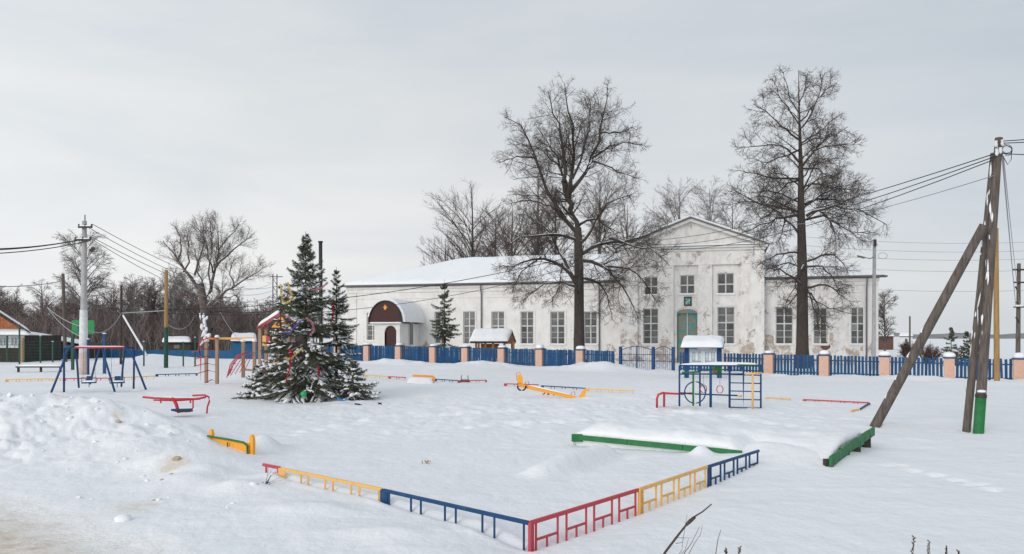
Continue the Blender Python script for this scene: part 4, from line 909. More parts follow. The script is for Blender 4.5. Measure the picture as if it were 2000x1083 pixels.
# generic background trees, grown in local coordinates
def grow_local(seed, H, spread, style, dens=1.0):
    rng = np.random.default_rng(seed); pts = [np.array([0, 0, -.5])]
    for i in range(7): pts.append(pts[-1]+np.array([rng.normal()*.02*H/7, rng.normal()*.02*H/7, (H*.95+.5)/7]))
    tp = resample(pts, 10); r = .016*H+.03; tr = r*np.linspace(1, .08, 10)
    nl = {'birch': 32, 'round': 28, 'pole': 20}[style]; limbs = []
    for i in range(nl):
        f = .22+.75*(i+rng.random())/nl if style != 'round' else .22+.6*(i/nl)
        st = tp[0]+(tp[-1]-tp[0])*f; st = np.array([np.interp(f, np.linspace(0, 1, 10), tp[:, k]) for k in range(3)])
        a = rng.random()*2*math.pi; env = {'birch': math.sin(math.pi*min(1, (f-.1)))**.8, 'round': 1.0-.35*abs(f-.45), 'pole': 1-f*.7}[style]
        ln = spread*H*env*(.75+.5*rng.random()); el = {'birch': .9, 'round': .85-.2*f, 'pole': 1.0}[style]
        e_ = st+np.array([math.cos(a)*ln*math.cos(el), math.sin(a)*ln*math.cos(el), ln*math.sin(el)])
        if style == 'birch': e_[2] -= ln*.15
        md = (st+e_)/2+np.array([0, 0, ln*.08]); limbs.append((resample([st, md, e_], 7), r*(1-f)*.45+.02))
    LP = np.stack([l[0] for l in limbs]); LR = np.stack([np.linspace(l[1], l[1]*.25, 7) for l in limbs])
    up = {'birch': -.05, 'round': .08, 'pole': .12}[style]
    P1, R1 = kids(rng, LP, LR, 10*dens, .62, .5, 5, .018, up=up, wob=.13, t0=.1, minlen=.7)
    P2, R2 = kids(rng, P1, R1, 10*dens, .6, .6, 4, .0115, up=up*1.2, wob=.14, t0=.08, minlen=.5)
    tv = batch_tubes(tp[None], tr[None], 8)
    bv = join([batch_tubes(LP, LR, 5), batch_tubes(P1, R1, 3)]); wv = batch_tubes(P2, R2, 3)
    return tv, bv, wv
def bg_tree(px, ytop, Y, label, style, spread, seed, bark, twig, group, dens=1.0, name='bare_tree', snow=False):
    g = gpt(px, Y); H = CAMZ-(ytop-HY)*Y/F-g.z; tv, bv, wv = grow_local(seed, H, spread, style, dens)
    r_ = thing(name, g, label, 'tree', group); off = np.array(g)
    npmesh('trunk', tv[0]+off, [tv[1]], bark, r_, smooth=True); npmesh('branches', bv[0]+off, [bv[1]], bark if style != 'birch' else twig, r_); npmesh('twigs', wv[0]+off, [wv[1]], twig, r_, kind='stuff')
GB = 'bare trees behind the long white building'
for a in [(925, 352, 104, 'bare tree with an oval crown, leftmost of the larger ones behind the long roof', 'round', .34, 21), (1000, 385, 100, 'dense brown bare tree behind the roof, just left of the big spreading tree', 'round', .32, 22),
          (1048, 322, 108, 'tall dark bare tree behind the roof, seen through the left side of the spreading crown', 'birch', .24, 23), (1170, 330, 106, 'tall bare tree behind the roof, seen through the right side of the spreading crown', 'birch', .26, 24),
          (1085, 350, 112, 'slender bare tree behind the roof directly behind the big forked trunk', 'birch', .22, 29), (1222, 385, 100, 'bare tree behind the left shoulder of the pediment', 'round', .30, 25),
          (1325, 342, 118, 'pale birch behind the apex of the pediment', 'birch', .26, 26), (1385, 352, 116, 'pale birch behind the right slope of the pediment', 'birch', .26, 27), (1430, 372, 120, 'faint birch between the pediment and the tall straight tree', 'birch', .24, 28),
          (870, 455, 112, 'small bare tree at the left edge of the trees behind the long roof', 'round', .36, 30), (965, 400, 110, 'thin bare tree between two fuller ones behind the long roof', 'birch', .24, 31)]:
    far = a[0] > 1300
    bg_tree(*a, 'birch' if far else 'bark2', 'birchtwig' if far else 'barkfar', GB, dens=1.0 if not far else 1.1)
bg_tree(162, 452, 92, 'tall pale birch with drooping twigs behind the concrete pole', 'birch', .30, 33, 'birch', 'birchtwig', 'birches at the left edge of the village', 1.15, 'birch_tree')
bg_tree(338, 520, 98, 'thin pale birch just left of the fan-crowned tree', 'birch', .26, 34, 'birch', 'birchtwig', 'birches at the left edge of the village', .8, 'birch_tree')
bg_tree(262, 548, 100, 'slim birch above the dark wood between the timber poles', 'birch', .2, 35, 'birch', 'birchtwig', 'birches at the left edge of the village', .8, 'birch_tree')
bg_tree(283, 550, 104, 'slim birch above the dark wood beside the peeled timber pole', 'birch', .2, 36, 'birch', 'birchtwig', 'birches at the left edge of the village', .8, 'birch_tree')
bg_tree(1728, 568, 86, 'small bare tree just beyond the right end of the building', 'birch', .24, 37, 'barkfar', 'barkfar', None, .8)
bg_tree(455, 590, 88, 'reddish bare tree right of the snow plastered trunk', 'round', .38, 38, 'barkfar', 'wood_far', None, .9)
# distant wood at left: one mass of many thin trees
rngw = np.random.default_rng(77); variants = [grow_local(100+i, 10.8, .22+.03*(i % 3), ['birch', 'pole', 'round'][i % 3], .62) for i in range(7)]
VV = []; n_ = 0
for i in range(190):
    px = rngw.uniform(-140, 560) if i < 165 else rngw.uniform(420, 660); Yd = rngw.uniform(100, 150) if i < 165 else rngw.uniform(170, 220)
    x = (px-CX)/F*Yd; hs_ = .78+.5*rngw.random()
    prof = 1.0-.12*math.sin(px/60.)-(.18 if 470 < px else 0)
    v_, a = variants[i % 7], rngw.random()*6.28; c, s = math.cos(a), math.sin(a); Rm = np.array([[c, -s, 0], [s, c, 0], [0, 0, 1]])
    Hs = hs_*prof*(.82 if i < 165 else 1.0)
    for v, f in v_: VV.append(((v*np.array([1, 1, 1]))@Rm.T*np.array([1.1, 1.1, Hs])+np.array([x, Yd, 0]), f))
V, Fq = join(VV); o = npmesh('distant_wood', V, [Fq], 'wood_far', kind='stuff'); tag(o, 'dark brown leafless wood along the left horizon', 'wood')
# brush filling the foot of that wood
rb = np.random.default_rng(78); nb = 3600
x0 = rb.uniform(-140, 600, nb); Yd = rb.uniform(92, 135, nb); X = (x0-CX)/F*Yd
st = np.stack([X, Yd, np.zeros(nb)], -1); hh = rb.uniform(2.0, 5.2, nb)
Pn = np.stack([st+np.stack([rb.normal(size=nb)*.22*k, rb.normal(size=nb)*.2*k, hh*k/3], -1) for k in range(4)], 1); Rn = np.repeat(np.linspace(.055, .018, 4)[None], nb, 0)
B1 = kids(rb, Pn, Rn, 6, .55, .5, 3, .018, up=.1, wob=.15, minlen=.6)
V, Fq = join([batch_tubes(Pn, Rn, 3), batch_tubes(B1[0], B1[1], 3)]); o = npmesh('brushwood', V, [Fq], 'wood_far', kind='stuff'); tag(o, 'dense brown brushwood at the foot of the left-hand wood', 'brush')
# faint treeline on the right-hand horizon and the low hills
def ridge(name, x0, x1, Yd, h0, h1, m, seed):
    xs = np.linspace(x0, x1, 160); hz = h0+(h1-h0)*(.5+fbm(xs/60, xs*0+seed, 6, seed, .7)*1.5)
    V = np.array([[x, Yd, -3] for x in xs]+[[x, Yd+30, z] for x, z in zip(xs, hz)]+[[x, Yd+120, -3] for x in xs]); n = len(xs); i = np.arange(n-1)
    o = npmesh(name, V, [np.stack([i, i+1, i+n+1, i+n], -1), np.stack([i+n, i+n+1, i+2*n+1, i+2*n], -1)], m, smooth=True, kind='structure'); return o
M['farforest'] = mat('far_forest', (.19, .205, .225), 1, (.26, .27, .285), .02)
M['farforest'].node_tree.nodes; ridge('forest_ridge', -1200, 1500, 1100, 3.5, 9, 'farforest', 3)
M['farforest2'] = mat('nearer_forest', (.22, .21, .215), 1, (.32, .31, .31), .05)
ridge('forest_belt', 200, 620, 620, 2.2, 5.0, 'farforest2', 9)

# ------------------------------------------------------------------ spruces
def spruce(root, base, H, Rm, seed, nbr=150, needle=.065, nw=.012, per=26, snow=.5, zlow=.03, lean=(0, 0), full=1.0, snowsize=1.0, sparse_top=.3):
    rng = np.random.default_rng(seed); base = np.array(base)
    tp = np.array([base+np.array([lean[0]*t, lean[1]*t, H*t-.2*(1-t)]) for t in np.linspace(0, 1, 10)])
    V, Fq = batch_tubes(tp[None], (np.linspace(.014*H, .006, 10))[None], 8); npmesh('trunk', V, [Fq], 'bark', root, smooth=True)
    f = zlow+(.97-zlow)*np.sort(rng.random(nbr)**1.25); az = np.arange(nbr)*2.399+rng.normal(size=nbr)*.3
    ln = Rm*(np.where(f < .6, (1-f)**.9*.95, (1-f)**1.0*1.04)+.012)*(.55+.62*rng.random(nbr))*(1+.13*np.sin(az*2+seed)+.10*np.sin(f*31+seed))
    el0 = np.radians(-22+70*f**1.6+rng.normal(size=nbr)*6)
    k = 7; BP = np.zeros((nbr, k, 3)); BP[:, 0] = base+np.stack([lean[0]*f, lean[1]*f, H*f], -1)
    for i in range(1, k):
        e_ = el0-np.radians(10)*math.sin(i/k*math.pi)+np.radians(26)*(i/k)**2
        d = np.stack([np.cos(az)*np.cos(e_), np.sin(az)*np.cos(e_), np.sin(e_)], -1)+rng.normal(size=(nbr, 3))*.05; BP[:, i] = BP[:, i-1]+d*(ln/(k-1))[:, None]
    BR = np.outer(.008+.012*ln/Rm, np.linspace(1, .25, k)); br = batch_tubes(BP, BR, 4)
    # side shoots: both sides, roughly in the plane of the branch, hanging a little
    m_ = int(15*full); t = .12+.86*(np.arange(m_)+.5)/m_; idx = np.repeat(np.arange(nbr), 2*m_); tt = np.tile(np.repeat(t, 2), nbr)+rng.normal(size=nbr*2*m_)*.015; tt = np.clip(tt, .08, .99)
    sd = np.tile([1, -1], nbr*m_); fi = tt*(k-1); i0 = np.minimum(fi.astype(int), k-2); fr = (fi-i0)[:, None]
    st = BP[idx, i0]*(1-fr)+BP[idx, i0+1]*fr; T = BP[idx, i0+1]-BP[idx, i0]; T /= np.linalg.norm(T, axis=1, keepdims=True)
    S = np.cross(T, [0, 0, 1.]); S /= np.linalg.norm(S, axis=1, keepdims=True)
    a = np.radians(52+10*rng.normal(size=len(idx))); D = T*np.cos(a)[:, None]+S*(np.sin(a)*sd)[:, None]; D[:, 2] -= .12+.38*rng.random(len(idx)); D /= np.linalg.norm(D, axis=1, keepdims=True)
    sl = np.clip(ln[idx]*.40*(1-tt)**.55*(.6+.6*rng.random(len(idx))), .05, .8)
    SP = np.stack([st, st+D*(sl*.5)[:, None], st+D*sl[:, None]+np.array([0, 0, -.04])*sl[:, None]], 1)
    sh = batch_tubes(SP, np.repeat(np.array([[.005, .004, .002]]), len(SP), 0), 3)
    V, Fq = join([br, sh]); npmesh('branches', V, [Fq], 'bark2', root)
    # needles: thin triangles set round every shoot and the branch tips
    AP = np.concatenate([SP[:, [0, 2]], BP[:, [2, 4]], BP[:, [4, 6]]]); Ls = np.linalg.norm(AP[:, 1]-AP[:, 0], axis=1)
    cnt = np.maximum(4, (Ls*per*3).astype(int)); ix = np.repeat(np.arange(len(AP)), cnt); u = rng.random(len(ix))[:, None]
    C = AP[ix, 0]*(1-u)+AP[ix, 1]*u; Td = (AP[ix, 1]-AP[ix, 0]); Td /= np.linalg.norm(Td, axis=1, keepdims=True)+1e-9
    q = rng.normal(size=(len(ix), 3)); q -= (q*Td).sum(1, keepdims=True)*Td; q /= np.linalg.norm(q, axis=1, keepdims=True)+1e-9
    nd = Td*.65+q*.75; nd /= np.linalg.norm(nd, axis=1, keepdims=True); wv = np.cross(nd, rng.normal(size=(len(ix), 3))); wv /= np.linalg.norm(wv, axis=1, keepdims=True)+1e-9
    nl = (needle*(.7+.6*rng.random(len(ix))))[:, None]
    V = np.stack([C-wv*nw*.5, C+wv*nw*.5, C+nd*nl], 1).reshape(-1, 3); n = len(C)
    Fq = np.arange(n*3).reshape(-1, 3); h_ = rng.random(n) < .72
    npmesh('needles', V, [Fq], 'needles', root, kind='stuff'); o = root.children[-1] if False else None
    if snow > 0:
        hh = (SP[:, 0, 2]-base[2])/H; cl = fbm(SP[:, 1, 0]*1.6+SP[:, 1, 1], SP[:, 1, 2]*2.2, 2, seed+3); pr = snow*(.30+.70*np.clip(1-hh*1.1, 0, 1))*(.25+1.5*sst(cl, -.12, .2))
        sel = (rng.random(len(SP)) < pr*.55) & (sl > .08); C = SP[sel].mean(1)+np.array([0, 0, .018]); Dd = SP[sel, 2]-SP[sel, 0]
        n = len(C); a1 = blobs(rng, C, Dd, sl[sel]*.42, (.028+.036*rng.random(n))*snowsize, (.014+.018*rng.random(n))*snowsize)
        C2 = []; D2 = []
        for i in range(2, k-1):
            m2 = rng.random(nbr) < snow*.75*(1-.6*f); C2.append((BP[m2, i]+BP[m2, i+1])/2); D2.append(BP[m2, i+1]-BP[m2, i])
        C2 = np.concatenate(C2)+np.array([0, 0, .02]); D2 = np.concatenate(D2); l2 = np.linalg.norm(D2, axis=1); n = len(C2)
        a2 = blobs(rng, C2, D2, l2*.5, (.045+.06*rng.random(n))*snowsize, (.02+.03*rng.random(n))*snowsize)
        V, Fq = join([a1, a2]); npmesh('clinging_snow', V, [Fq], 'snowcap', root, smooth=True, kind='stuff')
    return BP
SPY = 26.5
g = gpt(597, SPY); s1 = thing('spruce', g, 'large snow dusted spruce hung with tinsel in the middle of the play area', 'spruce')
top = CAMZ-(452-HY)*SPY/F; BP1 = spruce(s1, g, top-g.z, 2.3, 4, nbr=205, snow=.72, per=30, full=1.0, zlow=.035, needle=.075, nw=.013)
g = gpt(657, 28.2); s2 = thing('spruce', g, 'smaller spruce with red tinsel close behind the right side of the large one', 'spruce')
top = CAMZ-(522-HY)*28.2/F; spruce(s2, g, top-g.z, 1.55, 9, nbr=125, snow=.40, per=28)
g = gpt(508, 26.9); s3 = thing('spruce', g, 'low spreading young spruce under snow at the left foot of the large one', 'spruce')
spruce(s3, g, 1.15, 1.1, 12, nbr=70, snow=1.1, per=34, zlow=.12, snowsize=1.35)
g = gpt(690, 26.2); s4 = thing('spruce', g, 'low broken spruce tips sprawling at the right foot of the large one', 'spruce')
spruce(s4, g, 1.35, 1.35, 15, nbr=52, snow=.6, per=30, zlow=.10, snowsize=1.0)
g = gpt(548, 27.8); s5 = thing('spruce', g, 'mid height spruce leaning out at the left rear of the large one', 'spruce')
top = CAMZ-(560-HY)*27.8/F; spruce(s5, g, top-g.z+.1, 1.15, 17, nbr=95, snow=.45, per=28)
g = gpt(868, 60); s6 = thing('spruce', g, 'young dark spruce behind the blue fence before the porch end of the building', 'spruce')
top = CAMZ-(545-HY)*60/F; spruce(s6, g, top-g.z, 2.15, 19, nbr=88, needle=.14, nw=.035, per=11, snow=.25, snowsize=1.2, full=.85)
# ------------------------------------------------------------------ low painted border fence sections
LG = 'low painted metal border sections round the play area'
def low_fence(p0, p1, m, label, post=True, squares=4, end_post=False, depth=.62, cross=True):
    p0 = Vector(p0); p1 = Vector(p1); d = p1-p0; Lh = d.length; dn = d.normalized()
    mid = (p0+p1)/2; t = thing('low_fence', (mid.x, mid.y, tz(mid.x, mid.y)), label, 'low fence', LG)
    at = lambda s, z: p0+dn*s+Vector((0, 0, z))
    MB().bar(at(0, 0), at(Lh, 0), .034, .044).build('top_rail', m, t, bevel=.005)
    if post: q = MB(); q.bar(at(.02, .012), at(.02, -depth), .10 if Lh > 0 else .1, .022) if False else q.box(at(.02, -depth/2+.012), (.11, .035, depth), Matrix.Rotation(math.atan2(dn.y, dn.x)+.35, 3, 'Z')); q.build('post', m, t, bevel=.004)
    if end_post: q = MB(); q.box(at(Lh-.02, -depth/2+.012), (.08, .03, depth), Matrix.Rotation(math.atan2(dn.y, dn.x), 3, 'Z')); q.build('post', m, t)
    pit = Lh/squares; sw = pit*.70
    for i in range(squares):
        a = pit*i+(pit-sw)*.62; b = a+sw
        for s in (a, b): q = MB(); q.bar(at(s, -.022), at(s, -depth+.15), .024, .026); q.build('bar', m, t)
        if not cross: continue
        q = MB(); q.bar(at(a+.013, -.195), at(b-.013, -.195), .020, .024); q.build('crossbar', m, t)
        q = MB(); q.bar(at((a+b)/2, -.208), at((a+b)/2, -depth+.15), .024); q.build('stub', m, t)
    return t
low_fence(P(1035, 1022, 8.0), P(1246, 957.5, 9.73), 'redm', 'raspberry red low fence section running right from the near corner')
low_fence(P(1248, 957, 9.75), P(1381, 912.5, 11.45), 'yellow', 'yellow low fence section between the near red one and the blue one on the right')
low_fence(P(1383, 912, 11.47), P(1482, 881, 13.06), 'blue', 'blue low fence section ending under the snow of the green board on the right')
low_fence(P(749, 958, 9.75), P(1033, 1022, 8.01), 'blue', 'dark blue low fence section running left from the near corner', cross=False)
low_fence(P(549, 916, 11.3), P(747, 957, 9.77), 'yellow', 'yellow low fence section half sunk in the plough bank left of the near blue one', cross=False)
low_fence(P(514, 908, 11.72), P(547, 914.5, 11.33), 'redm', 'short bit of red low fence emerging from the bank behind the dry weed', squares=1, cross=False, post=False)
# far side of the border
def rail_at(x, y, up=.10):
    Y = 30.0
    for _ in range(12): z = tz((x-CX)/F*Y, Y)+up; Y = (CAMZ-z)*F/(y-HY)
    return P(x, y, Y)
def far_low(x0, y0, Y0_, x1, y1, Y1_, m, label, **k): return low_fence(rail_at(x0, y0), rail_at(x1, y1), m, label, **k)
far_low(12, 742, 36, 120, 740, 36.5, 'yellow', 'yellow low fence at the far left, starting at a blue post', squares=5)
far_low(124, 740, 36.5, 215, 739, 37, 'redm', 'red low fence seen between the legs of the swing frame', squares=4)
far_low(215, 739, 37, 303, 735, 38, 'yellow', 'yellow low fence just right of the swing frame', squares=4)
far_low(305, 732, 38, 385, 730, 38.5, 'blue', 'blue low fence in front of the snow heap left of the red climber', squares=4, end_post=True)
far_low(655, 729, 39.5, 712, 733, 39, 'blue', 'blue low fence just right of the big spruce', squares=3)
far_low(714, 733, 39, 760, 736, 38.6, 'yellow', 'yellow low fence to the left of the snow topped bench', squares=2)
far_low(760, 736, 38.6, 793, 738, 38.4, 'redm', 'short red low fence touching the snow topped bench', squares=2)
far_low(850, 741, 38, 896, 744, 37.7, 'blue', 'blue low fence between the snow topped bench and the green spring rocker', squares=3)
far_low(896, 744, 37.6, 950, 743, 37.3, 'redm', 'red low fence behind the green spring rocker', squares=3, end_post=True)
far_low(986, 750, 33, 1052, 752, 32.6, 'redm', 'red low fence behind the raised end of the orange seesaw', squares=3)
far_low(1058, 754, 32.5, 1144, 759, 32, 'blue', 'blue low fence behind the orange seesaw beam', squares=4)
far_low(1146, 760, 32, 1238, 764, 31.6, 'yellow', 'yellow low fence rail right of the orange seesaw', squares=4)
rail0 = rail_at; rail_at = lambda x, y: rail0(x, y, .045)
far_low(1497, 777, 26.6, 1545, 780, 26.4, 'yellow', 'yellow low fence rail right of the climbing frame', squares=2)
far_low(1570, 781, 26.2, 1697, 787, 25.7, 'redm', 'long red low fence rail leading to the far right corner', squares=5)
far_low(1698, 788, 25.6, 1680, 799, 23.2, 'blue', 'foreshortened blue low fence at the far right corner', squares=4)
far_low(1679, 800, 23.0, 1662, 803, 21.3, 'yellow', 'foreshortened yellow low fence by the far right corner', squares=3)

# ------------------------------------------------------------------ green boarded sandpit buried in snow
a = P(1124, 856, 15.1); b = P(1450, 884, 13.7); c = P(1619, 897, 12.45); d = P(1708, 838, 15.3)
a.z = .20; b.z = .105; a.z += .015; sb = thing('sandpit', ((a.x+d.x)/2, 14.5, 0), 'green boarded sandpit heaped with snow at the right of the play area', 'sandpit')
fr = MB(); K1 = 3
for i in range(K1):
    p = a.lerp(b, i/K1); q = a.lerp(b, (i+1)/K1-.002); jz = 0
    o = MB().bar(p+Vector((0, 0, -.048+jz)), q+Vector((0, 0, -.048+jz)), .05, .10).build('board', 'green', sb, bevel=.006)
q = MB(); q.box(a+Vector((.03, -.035, -.06)), (.22, .06, .15)); q.build('end_block', 'green', sb, bevel=.01)
c1 = P(1622, 897, 12.5); d1 = P(1707, 840, 15.3); n_ = 7
for i in range(n_):
    p = c1.lerp(d1, i/n_); q = c1.lerp(d1, (i+1)/n_-.008); jz = random.uniform(-.018, .018)
    MB().bar(p+Vector((0, 0, jz-.03)), q+Vector((0, 0, jz-.03)), .05, .17).build('board', 'green', sb, bevel=.008)
for s in (.04, .36, .62, .88):
    p = c1.lerp(d1, s); q = MB(); q.box(p+Vector((-.06, .02, -.28)), (.13, .13, .50)); q.build('post', 'darkwood', sb)
# snow heaped over it
def heap():
    nx, ny = 120, 70; U_, V_ = np.meshgrid(np.linspace(0, 1, nx), np.linspace(0, 1, ny))
    tf = .62; FX = np.where(U_ < tf, (a.x-.03)+(b.x-a.x+.03)*U_/tf, b.x+(c.x-.10-b.x)*(U_-tf)/(1-tf)); FY = np.where(U_ < tf, a.y+(b.y-a.y)*U_/tf, b.y+(c.y+.10-b.y)*(U_-tf)/(1-tf))+.015; D_ = np.array([a.x+1.8, a.y+2.6, 0]); C_ = np.array([d.x-.04, d.y+.1, 0])
    Q = (1-V_)[..., None]*np.stack([FX, FY, FX*0], -1)+(U_*V_)[..., None]*C_+((1-U_)*V_)[..., None]*D_
    X, Y = Q[..., 0], Q[..., 1]; soft = sst(U_, .56, .66); ez = .205+(.11-.205)*np.clip(U_/tf, 0, 1)+sst(U_, .9, 1)*.08+V_*np.clip((U_-.5)/.5, 0, 1)*.10
    ez = ez*(1-soft*(1-sst(V_, 0, .4)))-.05*soft*(1-sst(V_, 0, .15))
    ev0 = np.clip(1-(1-V_/.16).clip(0)**2.4, 0, 1)**.6; ev = ev0*(1-soft)+soft*sst(V_, .0, .6); eu = np.clip(1-(1-U_/.10).clip(0)**2.2, 0, 1)**.6; er = np.clip(1-(1-(1-U_)/.07).clip(0)**2.2, 0, 1)**.6; eb = sst(1-V_, 0, .5)
    e = ev*eu*er*eb; Z = ez*np.minimum(1, eb*3)*1+.012+e*(.19+.15*fbm(X/.8, Y/.8, 4, 91)+.05*fbm(X/.25, Y/.25, 3, 93))
    low = np.exp(-((U_-.70)/.06)**2)*np.exp(-(V_/.10)**2); Z = Z-.0*low
    ov = -.07*ev*(1-np.clip(V_/.08, 0, 1)); Y = Y+0
    V = np.stack([X, Y, Z], -1).reshape(-1, 3); idx = np.arange(nx*ny).reshape(ny, nx); f = np.stack([idx[:-1, :-1], idx[:-1, 1:], idx[1:, 1:], idx[1:, :-1]], -1).reshape(-1, 4)
    ring = np.concatenate([idx[0, :], idx[1:, -1], idx[-1, -2::-1], idx[-2:0:-1, 0]]); k = len(ring); j = np.arange(k); n0 = nx*ny
    Vb = V[ring].copy(); front = np.zeros(k, bool); front[:int(nx*.99)] = True
    Vb[:, 2] = np.where(np.arange(k) < nx+ny-1, V[ring][:, 2]-.03, -.3); Vb[:, 1] += np.where(np.arange(k) < nx, .05, 0)
    # underside returns inward so that the boards stay visible
    Vc = Vb.copy(); Vc[:, 2] = -.3; Vc[:, 1] += np.where(np.arange(k) < nx, .08, 0); Vc[:, 0] -= np.where((np.arange(k) >= nx) & (np.arange(k) < nx+ny-1), .22*np.clip((np.arange(k)-nx)/14., 0, 1), 0)
    S = np.stack([ring, ring[(j+1) % k], n0+(j+1) % k, n0+j], -1); S2 = np.stack([n0+j, n0+(j+1) % k, n0+k+(j+1) % k, n0+k+j], -1)
    o = npmesh('snow_cover', np.vstack([V, Vb, Vc]), [f, S, S2], 'snow', sb, smooth=True)
    bm = bmesh.new(); bm.from_mesh(o.data); bmesh.ops.recalc_face_normals(bm, faces=bm.faces); bm.to_mesh(o.data); bm.free()
heap()

# ------------------------------------------------------------------ orange and green seesaw bench by the plough bank
Yb = 13.6; p0 = P(411, 846, 14.2); p1 = P(491, 866, 13.4)
t = thing('boat_bench', ((p0.x+p1.x)/2, Yb, 0), 'orange side board with a green handrail poking out of the plough bank', 'bench')
dn = (p1-p0).normalized(); nv = Vector((-dn.y, dn.x, 0)).normalized()
def s_at(s, z, n=0): v = p0.lerp(p1, s); return Vector((v.x, v.y, 0))+nv*n+Vector((0, 0, z))
zt0, zt1 = CAMZ-(852-HY)*14.2/F, CAMZ-(868-HY)*13.4/F
pts = [s_at(.03, zt0-.01), s_at(.12, zt0-.03), s_at(.45, zt0-.10), s_at(1.0, zt1+.02), s_at(1.0, zt1-.28), s_at(.5, zt1-.25), s_at(.25, zt0-.17), s_at(.1, zt0-.08)]
pts = [s_at(0, zt0-.005), s_at(.97, zt1+.01), s_at(.97, -.35), s_at(.0, -.35)]
MB().poly(pts, d=nv*.03).build('side_board', 'orange', t)
MB().tube([s_at(-.02, zt0, -.04), s_at(.5, (zt0+zt1)/2+.015, -.04), s_at(.86, zt1+.02, -.04), s_at(.95, zt1-.03, -.04), s_at(.97, zt1-.3, -.04)], .020, 8).build('handrail', 'green', t, smooth=True)
for s, z, h in ((0.0, zt0, .12), (.99, zt1, .16)):
    q = [s_at(s, z-.35)+dn*-.05, s_at(s, z-.35)+dn*.055, s_at(s, z+h-.06)+dn*.055, s_at(s, z+h)+dn*.02, s_at(s, z+h)-dn*.02, s_at(s, z+h-.05)-dn*.05]
    MB().poly(q, d=nv*.05).build('end_board', 'orange', t)
MB().tube([s_at(.48, zt0-.06, -.04), s_at(.48, zt0-.14, -.04)], .012, 6).build('bracket', 'green', t)
# ------------------------------------------------------------------ red balance seesaw left
Y_ = 20.5; t = thing('rocker', gpt(345, Y_), 'red tube rocker with a dark seat in front of the swing frame', 'rocker')
q = lambda x, y, dy=0: P(x, y, Y_+dy)
MB().tube([q(279, 776), q(300, 778), q(345, 780), q(388, 779), q(402, 776)], .028, 8).build('beam', 'red', t, smooth=True)
MB().tube([q(300, 782, .25), q(345, 783, .25), q(390, 780, .25), q(398, 776, .25)], .02, 8).build('beam', 'red', t, smooth=True)
MB().tube([q(376, 773), q(400, 772), q(408, 776), q(409, 784), q(405, 795), q(404, 808)], .024, 8).build('hoop', 'red', t, smooth=True)
MB().tube([q(338, 780), q(344, 795), q(347, 806), q(372, 804), q(377, 796), q(377, 782)], .022, 8).build('seat_frame', 'red', t, smooth=True)
MB().poly([q(334, 799, -.1), q(374, 798, -.1), q(377, 801, .3), q(345, 802, .3)], d=(0, 0, -.05)).build('seat', 'blue', t)
MB().poly([q(345, 801, -.12), q(372, 801, -.12), q(366, 806, -.12), q(352, 806, -.12)], d=(0, .1, 0)).build('seat_back', 'darkmetal', t)
for x in (314, 372): MB().tube([q(x, 780), q(x, 788)], .02, 6).build('peg', 'red', t)
MB().tube([q(336, 777), q(344, 789), q(347, 800)], .045, 8).build('gusset', 'red', t)
o = pillow('snow_cap', q(300, 776.2, -.03), q(385, 777.8, -.03), q(385, 777.8, .03), q(300, 776.2, .03), .018, t, nu=20, nv=4)

# ------------------------------------------------------------------ blue swing frame
Ys = 29.5; t = thing('swing_stand', gpt(193, Ys), 'blue A-frame swing stand with a red top beam at left', 'swing frame')
q = lambda x, y, dy=0: P(x, y, Ys+dy)
MB().tube([q(146, 679), q(244, 679)], .04, 8).build('top_beam', 'red', t, smooth=True)
pillow('snow_cap', q(146, 677.5, -.04), q(244, 677.5, -.04), q(244, 677.5, .04), q(146, 677.5, .04), .025, t, nu=24, nv=4)
def leg(pts, r=.04): MB().tube(pts, r, 8).build('leg', 'blue', t, smooth=True)
leg([q(145, 676), q(137, 678), q(130, 690), q(122, 712), q(100, 767, -.6)]); leg([q(126, 679, .6), q(125, 700, .6), q(125, 767, .2)])
leg([q(145, 678), q(150, 700, .5), q(154, 757, 1.5)]); leg([q(195, 681), q(186, 710, .5), q(176, 750, 1.5)]); leg([q(200, 681), q(206, 705, -.2), q(224, 765, -.7)])
leg([q(262, 679, .4), q(262, 700, .4), q(261, 759, 1.0)]); leg([q(245, 680), q(256, 690), q(264, 708), q(285, 761, -.4)]); leg([q(244, 680), q(240, 715, .5), q(237, 755, 1.5)])
MB().tube([q(126, 680, .6), q(133, 677, .3), q(146, 677)], .035, 8).build('bracket', 'blue', t, smooth=True); MB().tube([q(262, 680, .4), q(250, 679, .2), q(244, 679)], .035, 8).build('bracket', 'blue', t, smooth=True)
for i, (x, lb) in enumerate(((174, 'blue swing seat on chains, left of the two under the frame'), (229, 'blue swing seat on chains, right of the two under the frame'))):
    s_ = thing('swing', q(x, 749), lb, 'swing', 'swings under the blue frame')
    for sx in (-12, 12):
        MB().tube([q(x+sx*.9, 682), q(x+sx, 738), q(x+sx, 746)], .007, 4).build('chain', 'metal', s_)
    MB().poly([q(x-15, 748, -.2), q(x+15, 747, -.2), q(x+15, 746, .2), q(x-15, 747, .2)], d=(0, 0, -.035)).build('seat', 'blue', s_)
    MB().poly([q(x-5, 735, .2), q(x+6, 735, .2), q(x+6, 745, .2), q(x-6, 745, .2)], d=(0, .03, 0)).build('backrest', 'blue', s_)
    MB().tube([q(x-15, 747), q(x-15, 738), q(x+14, 737), q(x+14, 746)], .012, 6).build('guard_rail', 'blue2', s_)
    MB().tube([q(x, 748), q(x, 757)], .012, 6).build('foot_bar', 'blue', s_)
    pillow('snow_cap', q(x-12, 746.6, -.15), q(x+12, 746.3, -.15), q(x+12, 746, .15), q(x-12, 746, .15), .05, s_)

